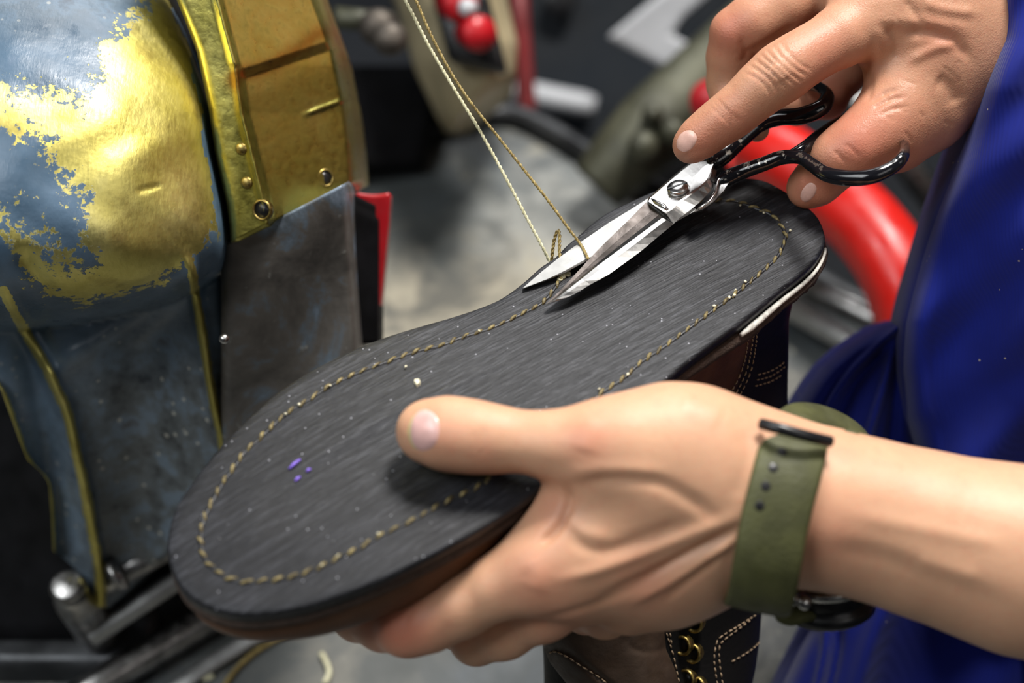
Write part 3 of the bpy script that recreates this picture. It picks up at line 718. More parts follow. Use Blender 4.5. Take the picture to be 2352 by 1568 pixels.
# ================================================================ THREADS
def twisted(px, rad, pitch, end=None):
    P = np.array([PP(x, y, d) for x, y, d in px]) if end is None else np.array(px)
    P = resample(catmull(P, 14), rad*1.1); N = len(P); s = np.arange(N)*rad*1.1
    T = np.gradient(P, axis=0); T /= np.linalg.norm(T, axis=1)[:, None]; a = np.cross(T, [.2, .9, .3]); a /= np.linalg.norm(a, axis=1)[:, None]; b = np.cross(T, a); g = G()
    for k in (0, math.pi):
        ph = 2*math.pi*s/pitch + k; c = P + (a*np.cos(ph)[:, None] + b*np.sin(ph)[:, None])*rad*.52
        v, f = tube(c, rad*.62, 7); g.add(v, f)
    return g
def zs_at(px, py, dz=0): q = proj(PS(px, py, dz)); return float(q[2])
e1 = proj(SC(1352, 596, .001))[2]
g = twisted([(880,-70,.700),(930,0,.699),(985,105,.697),(1050,215,.695),(1105,305,.692),(1160,405,.690),(1210,500,.688),(1245,565,.687),(1268,610,.688),(1290,632,zs_at(1290,634)+.0005)], .00068, .0042)
tag(g.build('cream_thread', M['thread_cream']), 'pale cream twisted thread slanting down to the sole, left of the two long threads', 'thread')
g = twisted([(915,-75,.696),(955,0,.695),(990,80,.693),(1035,165,.692),(1085,240,.690),(1145,315,.689),(1200,385,.687),(1255,455,.685),(1310,530,.683),(1335,563,.682),(1352,596,e1+.0005)], .00062, .0034)
tag(g.build('olive_thread', M['thread_waxed']), 'olive waxed thread slanting down to the scissor blade, right of the two long threads', 'thread')
g = twisted([(1266,615,.690),(1268,588,.688),(1273,552,.687),(1281,529,.686),(1285,540,.686),(1285,580,.685),(1289,605,.684),(1288,622,.683),(1288,640,zs_at(1288,640,.001))], .00070, .0038)
tag(g.build('thread_loop', M['thread_waxed']), 'short olive thread loop standing up between the open scissor blades', 'thread')
g = G()
for x, y, r in ((1292,634,9), (1304,629,7), (1286,640,6)):
    c = PS(x, y, .0006); P = [c + np.array([math.cos(t)*.0007, math.sin(t)*.0007, .0002*math.sin(2*t)]) for t in np.linspace(0, 6.28, 14)]; v, f = tube(P, r*.00009, 8); g.add(v, f)
tag(g.build('thread_knot', M['thread_cream']), 'tiny cream knot of thread ends on the seam between the scissor tips', 'knot')

# ================================================================ STITCHING MACHINE
mach = thing('stitching_machine', 'large machine housing of worn brass and chipped blue paint at the left edge', 'machine', tuple(PP(300, 1200, .86)))
SEAM = [(-160, 340), (0, 398), (60, 420), (120, 441), (200, 458), (260, 470), (350, 482), (420, 497), (470, 509), (520, 516), (560, 519), (600, 516), (700, 511), (850, 512), (950, 516), (1020, 518), (1100, 470), (1200, 420), (1270, 385), (1330, 320), (1395, 252)]
LEFT = [(-160, -220), (780, -220), (850, -60), (890, 0), (960, 26), (1010, 44), (1055, 62), (1085, 96), (1110, 112), (1180, 118), (1265, 122), (1285, 150), (1330, 200), (1395, 222)]
RIDGES = [([(8,668),(30,712),(62,768),(100,832),(128,890),(155,950),(176,1040),(196,1130),(212,1220),(228,1310),(232,1392)], 15, .0125), ([(-40,850),(4,900),(30,968),(52,1035),(80,1078),(108,1110),(116,1180),(121,1268)], 11, .007),
          ([(428,584),(440,620),(452,690),(464,760),(478,850),(492,930),(508,1000),(516,1040)], 13, .009), ([(440,-60),(0+405,10),(440,120),(470,260),(482,350),(505,470),(516,560)], 14, .0)]
_bx = np.arange(-400., 1700., 5.)
_by = None
def house_base(py):
    global _by
    if _by is None:
        raw = interp(_bx, [(-160, .775), (0, .755), (300, .742), (560, .742), (700, .758), (850, .768), (1000, .785), (1200, .815), (1395, .845)]); kk = np.exp(-(np.arange(-40, 41)*5/90.)**2); kk /= kk.sum(); _by = np.convolve(np.pad(raw, 40, 'edge'), kk, 'valid')
    return np.interp(py, _bx, _by)
def house_depth(px, py):
    base = house_base(py)
    k = 1/(1+math.exp(-(py-520)/70)); ryy = 780*(1-k)+225*k; r = ((px+95)/640)**2 + ((py-520)/ryy)**2
    d = base - .085*np.sqrt(max(0, 1-r**1.25)) if r < 1 else base
    # rounding to the seam
    s = interp(py, SEAM)-px
    d += .012*math.exp(-max(s, 0)/9)*(.3+.7/(1+math.exp((py-620)/25)))
    # hollow between the ridges of the apron
    if py > 640:
        h = np.clip((py-640)/160, 0, 1); d += .016*h*math.exp(-((px-330)/85)**2) + .010*h*math.exp(-((px-90+(py-900)*-.16)/38)**2)
    return d
nu, nv = 120, 250
P2 = np.zeros((nv, nu, 2)); 
for j in range(nv):
    py = -160 + 1555*j/(nv-1); l = interp(py, LEFT); r = interp(py, SEAM)
    P2[j, :, 0] = np.linspace(l, r, nu); P2[j, :, 1] = py
Q = P2.reshape(-1, 2); Dp = np.array([house_depth(x, y) for x, y in Q])
for pl, w, amp in RIDGES:
    d, t = polydist(Q, catmull(pl, 6)); Dp -= amp*np.exp(-(d/w)**2)*np.clip(t*7+.1, 0, 1)
for pl, w, amp in (([(130,850),(170,810),(260,765),(360,700),(420,640)], 34, .006), ([(60,600),(150,712),(270,700),(400,622)], 22, -.004), ([(320,438),(345,432),(362,427)], 5, -.0009)):
    d, t = polydist(Q, catmull(pl, 6)); Dp -= amp*np.exp(-(d/w)**2)
Dp += .0010*np.sin(Q[:, 0]/41+np.sin(Q[:, 1]/53)*1.3)*np.cos(Q[:, 1]/47+1.1)
A = np.array([PP(x, y, d) for (x, y), d in zip(Q, Dp)]).reshape(nv, nu, 3)
v, f = solid(A, .10)
# which areas are bare brass (wear) and how dirty the paint is (tint)
BR = [(-300,200),(0,205),(90,215),(190,215),(230,180),(250,120),(300,60),(345,20),(380,-30),(360,-200),(700,-200),(560,100),(560,300),(520,430),(500,520),(470,580),(420,600),(360,640),(280,668),(200,690),(120,672),(60,640),(20,560),(-40,520),(-300,520)]
BLUE = [(-300,285),(0,288),(60,298),(105,320),(125,380),(165,410),(190,470),(210,560),(215,600),(150,600),(80,540),(30,480),(-40,480),(-300,480)]
Qv = proj(v)[:, :2]
w1 = sdpoly(Qv, BR); w1 = w1/np.where(Qv[:, 1] > 560, 110., 230.); w2 = sdpoly(Qv, BLUE)/230
wear = np.minimum(np.clip(w1, -.42, .50), np.clip(-w2, -.26, .6)); wear = .5 + wear + np.clip(w1*1.5, 0, .3)*np.clip((Qv[:, 0]-200)/120, 0, 1)
dk, _ = polydist(Qv, [(0, 700), (520, 700)])
seamd = np.array([interp(y, SEAM) for y in Qv[:, 1]])-Qv[:, 0]; jag = 4*np.sin(Qv[:, 1]/23)
wear = np.where((seamd < 8+jag+np.clip((Qv[:, 1]-200)/40, 0, 8)) & (Qv[:, 1] > -60), 0.1, wear)
for pl, w, amp in RIDGES[:3]:
    d, t = polydist(Qv, catmull(pl, 6)); wear = np.maximum(wear, 1.15 - (d/(w*1.0))**2)
wear = np.clip(wear, 0, 1.2)
tint = np.clip((Qv[:, 1]-600)/300, 0, 1)*np.clip((Qv[:, 0]-20)/260, .3, 1); tint = np.maximum(tint, np.clip((120-Qv[:, 1])/260, 0, .45))
body_m = obj('housing', v, f, M['cast'], mach, attrs={'wear': wear, 'tint': tint})
# brass side cover
RB = [(-160, 690), (0, 746), (60, 768), (120, 789), (200, 806), (250, 816), (330, 826), (400, 831), (432, 833)]
def cover_fn(u, w):
    top_l = lambda y: interp(y, SEAM)+9
    py = -160 + w*(716 - 126*max(0, u)**1.0*1.0) if False else None
    yb = 556 - 148*u; py = -160 + w*(yb+160); l = interp(py, SEAM)+8+np.clip(py/100, 0, 1)*3; r = interp(py, RB); px = l + (r-l)*u
    d = .700 + .020*(w-.3) + .010*(1-u)*0
    rg = interp(py, [(-160, 470), (0, 500), (60, 515), (150, 540), (260, 555), (400, 590), (470, 606), (560, 620)])
    t = (px-rg)
    d += .00016*max(t, 0) if t > 0 else .00004*(-t)
    d -= .0028*math.exp(-(t/9)**2)*(1 if py < 150 else .55)
    d += .0035*np.clip((px-rg)/20, 0, 1)*np.clip((py-(165-(px-540)*.33))/22, 0, 1)      # step in the cover
    d -= .0014*math.exp(-(((py-262)+(px-700)*.37)/5)**2)*np.clip((px-690)/30, 0, 1)
    d += .030*np.clip((px-r+34)/34, 0, 1)**2
    d += .008*math.exp(-(px-l)/5)
    return px, py, d
nu, nv = 90, 170
A = np.array([[PP(*cover_fn(u, w)) for u in np.linspace(0, 1, nu)] for w in np.linspace(0, 1, nv)]); v, f = solid(A, .035)
Qv = proj(v)[:, :2]; tnt = np.zeros(len(v)); 
m, t, b = newmat('polished_brass_cover'); n1 = noise(t, 28, 6, .6); n2 = noise(t, 240, 4); st = attr(t, 'stain')
c = ramp(t, n1, [(.3, (.50, .44, .09)), (.6, (.70, .63, .19)), (.8, (.82, .76, .32))]); c = mixc(t, mth(t, 'MULTIPLY', st, .85), c, (.36, .155, .02)); c = mixc(t, ramp(t, n2, [(.55, 0.0), (.75, .4)]), c, (.20, .13, .02))
c = mixc(t, attr(t, 'low_tone'), c, (.23, .20, .035))
setin(t, b, 'Base Color', c); b.inputs['Metallic'].default_value = .95; setin(t, b, 'Roughness', ramp(t, n2, [(.3, .26), (.7, .42)])); bump(t, b, n2, .35, .0006)
sd1, _ = polydist(Qv, catmull([(535,185),(545,172),(600,160),(660,130),(720,85),(745,75)], 6)); sd2, _ = polydist(Qv, [(540,180),(552,250)])
stain = np.exp(-(sd1/20)**2)*.9 + np.exp(-(sd2/14)**2)*.6; edge_r = np.array([interp(y, RB) for y in Qv[:, 1]])-Qv[:, 0]; stain += np.exp(-(edge_r/9)**2)*1.0
below = np.clip((Qv[:, 1]-(185-(Qv[:, 0]-540)*.35))/60, 0, 1)*np.clip((Qv[:, 0]-530)/20, 0, 1)  # darker brass colour below the step
obj('side_cover', v, f, m, mach, attrs={'stain': np.clip(stain, 0, 1), 'low_tone': below*.7})
cv = BVHTree.FromPolygons([tuple(p) for p in v], f)
# holes, dents and rivets in the cover
for px, py, r, mk, nm in ((747,408,17,'black_plastic','screw_hole'), (602,482,19,'black_plastic','screw_hole')):
    h, n = hit(cv, px, py, 0); R_ = r*.71/3920; n = n*.8 + (CAM-h)/np.linalg.norm(CAM-h)*.5; n /= np.linalg.norm(n)
    v_, f_ = lathe(h, n, [(R_*1.3, -.002), (R_*1.3, .0004), (R_*1.12, .0009), (R_, .0005), (R_, -.0015)], 26); e = obj('hole_rim', v_, f_, M['brass'], mach)
    v_, f_ = lathe(h, n, [(R_, -.002), (R_, .0002), (.0001, .0002)], 26); obj('hole_core', v_, f_, M[mk], e)
for px, py in ((555, 342), (567, 420)):
    h, n = hit(cv, px, py, 0); R_ = .0026
    v_, f_ = lathe(h, n, [(R_, -.001), (R_, .0002), (R_*.8, .0007), (R_*.4, .0010), (.0001, .0011)], 22); obj('rivet', v_, f_, M['brass'], mach)
# black tube standing in for the shade between housing and cover
v, f = tube(np.array([PP(x, y, d) for x, y, d in ((385,-80,.775),(412,0,.765),(448,120,.76),(475,260,.757),(492,350,.755),(512,450,.757),(524,530,.765),(528,575,.77))]), .0075, 12); obj('seam_shadow_strip', v, f, M['black_cast'], mach)
# scuffed grey plate below the cover
def plate_fn(u, w):
    l = 508 - 0*w; yt = 566 - 150*u; yb = 1060 - 40*u; py = yt + (yb-yt)*w; px = l + (interp(py, [(400, 800), (500, 806), (780, 828), (1060, 840)])-l)*u
    return px, py, .726 + .05*w + .003*math.sin(px/60+py/90) + .018*np.clip((u-.94)/.06, 0, 1)**2 + .01*math.exp(-(px-508)/8)
v, f = patch(plate_fn, 50, 70, .03); obj('grey_plate', v, f, M['plate'], mach)
h = PP(515, 778, .712); v, f = lathe(h, (CAM-h), [(.0022, -.012), (.0022, 0), (.0014, .001), (.0001, .0014)], 20); obj('stop_pin', v, f, M['steel'], mach)
# dark block with red guard at its back
v, f = patch(lambda u, w: (800+u*(60+14*w*0) + (8 if w > .1 else 0), 440+u*30*(1-w)+w*350, .765+.012*w+.012*u), 14, 30, .03); obj('dark_block', v, f, M['black_cast'], mach)
def rg(u, w):
    py = 438 + w*300 + 8*math.sin(u*2.6); l = interp(py, [(430, 800), (470, 820), (520, 862), (740, 864)]); r = interp(py, [(430, 893), (460, 893), (520, 889), (740, 868)])
    return l+(r-l)*u, py, .785+.012*w
v, f = patch(rg, 16, 30, .02); obj('red_guard', v, f, M['red_plastic'], mach)
# lower bolts, rods, rails
def rod(name, p, q_, rad, mk, parent, n=20, label=None):
    P = np.array([PP(*p), PP(*q_)]); P = np.array([P[0]+(P[1]-P[0])*t for t in (0, .01, .5, .99, 1)]); r = np.array([.8, 1, 1, 1, .8])*rad
    v, f = tube(P, r, n); return obj(name, v, f, M[mk], parent, label=label)
rod('clamp_rod', (232, 1340, .842), (440, 1225, .86), .0068, 'steel_worn', mach); rod('lower_rod', (205, 1465, .855), (470, 1290, .87), .0052, 'steel_flat', mach)
v, f = tube(np.array([PP(262, 1322, .83), PP(276, 1314, .83)]), .0085, 20); obj('rod_collar', v, f, M['steel_worn'], mach)
v, f = lathe(PP(267, 1327, .828), CAM-PP(267, 1327, .828), [(.0030, 0), (.0030, .003), (.0022, .004), (.0001, .004)], 18); obj('set_screw', v, f, M['steel'], mach)
bc = PP(153, 1345, .825); bx_ = np.array([-.05, -.25, .97])
v, f = lathe(bc, bx_, [(.0085, -.004), (.0088, -.001), (.0080, .001), (.0065, .0018), (.0001, .0020)], 32); obj('cap_screw', v, f, M['steel_worn'], mach)
v, f = lathe(bc - bx_*.004, bx_, [(.0115, -.055), (.0110, -.012), (.0085, -.006), (.0078, 0)], 32); obj('screw_post', v, f, M['steel_worn'], mach)
v, f = box(PP(150, 1500, .90), RT*.05, np.array([0, .02, 0]), np.array([0, 0, .02]), .3); obj('foot_block', v, f, M['tray_rim'], mach)
v, f = patch(lambda u, w: (-260+u*520, 860+w*640, .872+.01*w), 10, 10, .05); obj('void_sheet', v, f, M['black_cast'], mach)  # black sheet added to give the void beside the housing its shade
v, f = patch(lambda u, w: (250+u*450, 1080+w*330*(1-.35*u), .90), 10, 10, .02); obj('black_sheet', v, f, M['black_cast'], mach)  # plain black sheet behind the lower rods

# ================================================================ WORKTOP AND BACKGROUND
ZD = .76
def PD(px, py, dz=0): return PZ(px, py, ZD+dz)
# the deck: a slab whose far edge is the dark rolled rim
edge_px = catmull([(700,700),(790,430),(850,340),(960,300),(1150,262),(1260,300),(1400,385),(1560,470),(1800,600),(2100,770)], 6)
near_px = catmull([(60,1750),(300,1560),(480,1440)], 4)
tp = [PD(x, y) for x, y in edge_px]; c0 = [np.array([.285, tp[-1][1]-.1, ZD]), np.array([.285, -.6, ZD]), np.array([-.9, -.6, ZD]), np.array([-.9, .10, ZD]), np.array([tp[0][0]-.05, tp[0][1], ZD])]
loop = tp + c0; n_ = len(loop); V = [p for p in loop] + [p - np.array([0, 0, .03]) for p in loop]
F = [tuple(range(n_)), tuple(range(2*n_-1, n_-1, -1))] + [((i+1) % n_, i, n_+i, n_+(i+1) % n_) for i in range(n_)]
deck = obj('machine_table', V, F, M['deck'], smooth=False); tag(deck, 'paint-spattered grey metal table of the machine, below the boot', 'table')
v, f = tube(resample(np.array([PD(x, y, .006) for x, y in edge_px[3:]]), .01), .0085, 14); rim = obj('table_rim', v, f, M['tray_rim']); rim.parent = deck; rim.location = rim.location - deck.location
v, f = tube(np.array([PD(x, y, .012) for x, y in ((120,1640),(250,1555),(480,1418),(640,1330))]), .0085, 14); tag(obj('metal_rail', v, f, M['steel_worn']), 'round grey metal rail crossing the lower left corner beneath the toe', 'rail')
v, f = tube(np.array([PD(x, y, .004) for x, y in ((330,1640),(450,1545),(620,1440),(760,1370))]), .0048, 12, .5, ref=np.array([0, 0, 1.0])); tag(obj('metal_strip', v, f, M['steel_flat']), 'thin flat bright strip on the table just right of the round rail', 'strip')
for pts, lab in (([(500,1600),(540,1540),(590,1495),(650,1460),(700,1430)], 'dark curved thread scrap lying on the table below the toe'),):
    v, f = tube(catmull([PD(x, y, .002) for x, y in pts], 6), .0014, 8); tag(obj('thread_scrap', v, f, M['thread_waxed']), lab, 'thread scrap')
for pts, lab in (([(738,1500),(750,1522),(756,1545),(745,1570)], 'short pale curled thread scrap below the toe, right of the dark one'), ([(452,1552),(470,1558),(490,1552)], 'tiny pale thread scrap at the bottom edge, left of the dark one')):
    v, f = tube(catmull([PD(x, y, .002) for x, y in pts], 6), .0014, 8); tag(obj('thread_scrap', v, f, M['thread_cream']), lab, 'thread scrap')
# black machine body behind the brass cover
v, f = patch(lambda u, w: (700+u*(310-40*w), 150+w*235, 1.135+.03*u), 12, 12, .10); o = obj('cast_iron_body', v, f, M['black_cast']); tag(o, 'black cast iron machine body behind the brass cover, left of the beige switch box', 'machine body')
kn = thing('clamp_knob', 'blurred grey steel knob on a bar at the top, right of the brass cover', 'knob', tuple(PP(880, 80, .95)))
v, f = lathe(PP(893, 88, .95), CAM-PP(880, 80, .95)+np.array([-.2, 0, 0]), [(.004, -.03), (.009, -.01), (.0095, 0), (.007, .004), (.0001, .005)], 24); obj('knob_cap', v, f, M['dull_steel'], kn)
v, f = lathe(PP(865, 62, .965), CAM-PP(880, 80, .95)+np.array([-.2, 0, 0]), [(.004, -.02), (.0105, -.01), (.0105, 0), (.007, .004), (.0001, .005)], 24); obj('knob_collar', v, f, M['dull_steel'], kn)
v, f = tube(np.array([PP(770, 40, .97), PP(900, 52, .98)]), .0065, 12); obj('bar', v, f, M['olive_cast'], kn)
# beige switch box with two red buttons
sb = thing('switch_box', 'tilted beige switch box with a black and red switch at the top centre', 'switch box', tuple(PP(1060, 100, 1.12)))
def sbx(u, w):
    py = -220 + w*495; l = interp(py, [(-220, 800), (0, 905), (150, 950), (275, 1010)]); r = interp(py, [(-220, 1130), (0, 1165), (100, 1188), (180, 1180), (230, 1120), (275, 1060)]); px = l+(r-l)*u
    return px, py, 1.03 + .05*abs(2*u-1)**4 + .04*w**8 + .03*(1-u)
v, f = patch(sbx, 30, 40, .07); obj('box', v, f, M['gold_panel'], sb)
ax_ = np.array([.42, -.78, .45]); bp = PP(1075, 62, 1.035)
v, f = box(bp, (RT*.95+UP*-.2)*.019, (UP*.97+RT*-.25)*.026, FW*.010, .5); obj('switch_plate', v, f, M['black_plastic'], sb)
c1 = PP(1094, 76, 1.012); v, f = lathe(c1, ax_, [(.009, -.012), (.009, -.002), (.0104, 0), (.0108, .005), (.0095, .008), (.0001, .009)], 30); obj('stop_button', v, f, M['red_plastic'], sb)
v, f = lathe(PP(1052, 8, 1.02), ax_, [(.010, -.012), (.0110, .000), (.0110, .005), (.0095, .008), (.0001, .0085)], 30); obj('upper_button', v, f, M['red_plastic'], sb)
v, f = lathe(PP(1076, 18, 1.003), ax_, [(.0055, -.004), (.005, .002), (.0001, .003)], 20); obj('indicator_lens', v, f, M['white_metal'], sb)
v, f = tube(np.array([PP(1186, -120, 1.22), PP(1196, 60, 1.22), PP(1210, 240, 1.22), PP(1212, 262, 1.22)]), .0068, 16); tag(obj('red_post', v, f, M['red_dark']), 'dark red post standing right of the beige switch box', 'post')
P = np.array([PP(1150, 200, 1.45), PP(1170, 205, 1.45), PP(1250, 222, 1.45), PP(1340, 240, 1.45), PP(1366, 246, 1.45)]); v, f = tube(P, np.array([.8, 1, 1, 1, .85])*.013, 20, .8, ref=UP); tag(obj('white_tube', v, f, M['white_metal']), 'blurred short white tube on the slate panel behind the dark red post', 'tube')
# slate panel behind, with a dark socket
v, f = patch(lambda u, w: (1130+u*620, -250+w*640, 1.46+.02*u), 8, 8, .05); o = obj('slate_panel', v, f, M['grey_dark']); tag(o, 'large dark slate grey panel behind the threads at the top', 'panel')
v, f = lathe(PP(1285, 0, 1.44), CAM-PP(1285, 0, 1.44), [(.014, -.01), (.014, .002), (.010, .004), (.0001, .003)], 20); tag(obj('panel_socket', v, f, M['black_plastic']), 'round black socket on the slate panel at the top edge', 'socket')
# pale L-shaped bracket
br_px = [(1392, 85), (1545, -40), (1720, -170), (1760, -120), (1570, 40), (1545, 78), (1640, 125), (1700, 165), (1640, 215), (1590, 190)]
n_ = len(br_px); dd = 1.26; V = [PP(x, y, dd + (y-80)*.0001) for x, y in br_px]; V += [p + FW*.012 for p in V]; F = [tuple(range(n_)), tuple(range(2*n_-1, n_-1, -1))] + [((i+1) % n_, i, n_+i, n_+(i+1) % n_) for i in range(n_)]
o = obj('angle_bracket', V, F, M['white_metal'], smooth=False); tag(o, 'pale grey V-shaped metal bracket with its corner pointing left, behind the scissor hand', 'bracket')
bvm = o.modifiers.new('bevel', 'BEVEL'); bvm.width = .004; bvm.segments = 2
# olive casting with lumps behind the index finger
oc = thing('olive_machine_arm', 'blurred olive grey machine arm behind the index finger', 'machine arm', tuple(PP(1540, 300, 1.1)))
v, f = tube(catmull([PP(1370, 430, 1.12), PP(1450, 345, 1.12), PP(1540, 255, 1.13), PP(1640, 150, 1.15), PP(1750, 40, 1.17)], 6), np.interp(np.linspace(0, 1, 25), [0, .4, 1], [.019, .027, .021]), 20, .8, ref=FW); obj('arm', v, f, M['olive_cast'], oc)
for x, y, r in ((1478, 335, .010), (1545, 300, .008), (1500, 262, .007)):
    h = PP(x, y, 1.085); v, f = lathe(h, CAM-h, [(r, -.02), (r, 0), (r*.7, .004), (.0001, .005)], 20); obj('bolt_head', v, f, M['olive_cast'], oc)
v, f = patch(lambda u, w: (1420+u*330, 330+w*200, 1.26), 4, 4, .05); obj('dark_casting', v, f, M['black_cast'], oc)
# red pipe
pp = catmull([PP(1738, 330, 1.055), PP(1745, 335, 1.055), PP(1800, 366, 1.04), PP(1900, 440, 1.02), PP(1990, 520, 1.0), PP(2060, 620, .985), PP(2100, 740, .98), PP(2120, 900, .975)], 8)
v, f = tube(pp, np.interp(np.arange(len(pp)), [0, 3, 14], [.016, .0225, .0225]), 30); tag(obj('red_pipe', v, f, M['red_paint']), 'thick glossy red pipe curving down behind the heel and the scissors', 'pipe')
v, f = lathe(PP(1632, 232, 1.02), np.array([-.3, -.8, .5]), [(.012, -.02), (.013, 0), (.010, .004), (.0001, .005)], 24); obj('red_knob', v, f, M['red_plastic'], oc)
for a, b, r, mk, lab in (((1790, 628), (2150, 800), .0085, 'steel_worn', 'grey metal rod running behind the heel, upper of two'), ((1790, 690), (2150, 900), .0075, 'steel_flat', 'grey metal rod running behind the heel, lower of two')):
    v, f = tube(np.array([PD(*a, .02), PD((a[0]+b[0])/2, (a[1]+b[1])/2, .02), PD(*b, .02)]), r, 14); tag(obj('metal_rod', v, f, M[mk]), lab, 'rod')
v, f = tube(np.array([PP(1860, 120, 1.2), PP(2000, 270, 1.18), PP(2160, 480, 1.15)]), .010, 14); tag(obj('grey_conduit', v, f, M['steel_worn']), 'grey conduit above the red pipe, seen through the scissor grip', 'conduit')

# ================================================================ PERSON
per = thing('person', 'person in a blue work coat, left hand gripping the boot, right hand using scissors', 'person', tuple(PP(2350, 1000, .80)))
def ch(pts, kin=.004, kout=.004): return ([(PP(x, y, d), r*d/3920) for x, y, d, r in pts], kin, kout)
RES = .00115
# ---- left hand, gripping the toe end: thumb on the sole, fingers beneath
GL = [
 ch([(2760,1390,.60,215),(2352,1288,.600,188),(2150,1234,.603,158),(2000,1192,.604,142),(1880,1165,.604,138),(1790,1150,.604,138),(1715,1140,.604,142)], .02, .01),
 ch([(1720,1120,.604,122),(1600,1110,.600,118),(1480,1125,.597,104),(1380,1170,.598,86)], .02, .018),          # back of the hand
 ch([(1720,1180,.608,112),(1580,1230,.604,104),(1440,1290,.604,88),(1330,1340,.606,68)], .02, .018),
 ch([(1710,1210,.612,92),(1600,1280,.612,76),(1520,1330,.614,66),(1440,1385,.618,58)], .02, .016),
 ch([(1720,1095,.604,112),(1600,1035,.598,108),(1520,1018,.594,96),(1420,1022,.590,84)], .02, .016),              # thumb root
 ch([(1420,1022,.590,86),(1345,1024,.589,82),(1270,1022,.590,72),(1195,1013,.592,62),(1130,1008,.594,70),(1075,1002,.596,76),(1020,995,.598,76),(978,990,.600,69)], .006, .012),
 ch([(1410,1080,.602,60),(1352,1140,.606,46),(1312,1225,.606,52),(1268,1290,.605,58)], .02, .014),                # web
 ch([(1400,1230,.600,92),(1300,1290,.598,82),(1225,1315,.597,79)], .02, .014),                                     # index knuckle
 ch([(1225,1315,.597,76),(1150,1345,.600,70),(1060,1392,.605,66),(985,1425,.609,66),(935,1441,.612,67)], .006, .006),
 ch([(935,1441,.612,65),(880,1437,.622,56),(820,1422,.634,48),(770,1400,.645,42)], .004, .003),
 ch([(1340,1360,.606,68),(1250,1405,.615,62),(1160,1450,.625,58),(1094,1468,.633,59)], .006, .0035),
 ch([(1094,1468,.633,57),(1050,1440,.650,48),(1000,1410,.668,44)], .004, .003),
 ch([(1440,1395,.618,56),(1390,1410,.632,50),(1345,1408,.645,48)], .006, .004), ch([(1345,1408,.645,47),(1270,1390,.668,42),(1200,1370,.685,40)], .004, .002),
 ch([(1540,1350,.616,58),(1490,1368,.626,52),(1450,1390,.640,46)], .006, .006), ch([(1450,1390,.640,42),(1380,1370,.665,36)], .004, .002),
 ch([(1640,1275,.614,62),(1590,1310,.616,58),(1540,1350,.617,56)], .01, .012),
]
V, F = surfnet(GL, RES)
def orient(V, F):
    a, b, c = V[F[:, 0]], V[F[:, 1]], V[F[:, 2]]; vol = np.einsum('ij,ij->i', a, np.cross(b, c)).sum()
    return F if vol > 0 else F[:, ::-1]
F = orient(V, F); V = smooth_mesh(V, F, 2, .5)
V = strokes(V, F, [
 ([(1690,1185),(1560,1240),(1400,1300),(1290,1330)], 15, .0011), ([(1600,1220),(1480,1262),(1380,1300)], 60, -.0004),
 ([(1690,1215),(1600,1262),(1480,1325),(1380,1372)], 11, -.0013), ([(1695,1235),(1610,1290),(1530,1340),(1450,1385)], 10, .0012), ([(1650,1280),(1590,1325),(1530,1375)], 9, -.0012),
 ([(1690,1215),(1560,1285),(1440,1360),(1300,1410),(1180,1440)], 9, -.0011),
 ([(1330,1110),(1400,1100),(1500,1105),(1590,1150),(1640,1190)], 17, -.0011), ([(1290,1090),(1400,1080),(1520,1085)], 18, .0008),
 ([(1300,1120),(1306,1155),(1285,1205),(1240,1250)], 11, -.0022), ([(1310,1205),(1330,1250),(1390,1266),(1480,1235),(1580,1200)], 16, -.0009), ([(1290,1170),(1330,1215),(1400,1235)], 16, .0006),
 ([(1345,960),(1350,1000),(1340,1040)], 30, .0006), ([(1560,920),(1600,935),(1660,960)], 26, .0006), ([(1700,985),(1720,1050),(1690,1150)], 22, -.0006),
 ([(1105,975),(1108,1010),(1102,1050)], 4, -.0005), ([(1090,990),(1092,1015),(1088,1040)], 4, -.0004), ([(1120,985),(1122,1010),(1118,1045)], 4, -.0003),
 ([(945,1400),(930,1440),(925,1480)], 7, -.0003), ([(1215,1280),(1235,1320),(1225,1360)], 26, .0007),
 ([(1960,1180),(2100,1210),(2300,1250)], 20, .0006), ([(1900,1260),(2050,1290),(2300,1390)], 26, -.0008), ([(2100,1290),(2250,1330)], 22, .0006)])
q = proj(V)[:, :2]
def redmap(q, spots): 
    r = np.zeros(len(q))
    for x, y, s, a in spots: r += a*np.exp(-((q[:, 0]-x)**2+(q[:, 1]-y)**2)/s**2)
    return np.clip(r, 0, .85)
redL = redmap(q, [(1350,1010,60,.5),(1010,1000,60,.35),(1110,1040,40,.3),(940,1450,80,.55),(1230,1330,80,.45),(1480,1340,80,.4),(1300,1450,80,.35),(880,1430,90,.5),(1270,1170,50,.4),(1900,1230,90,.35)])
Vs, Fs, rd, dt = [V], [F], [redL], [np.zeros(len(V))]
skinL_bvh = BVHTree.FromPolygons([tuple(p) for p in V], [tuple(int(i) for i in x) for x in F])

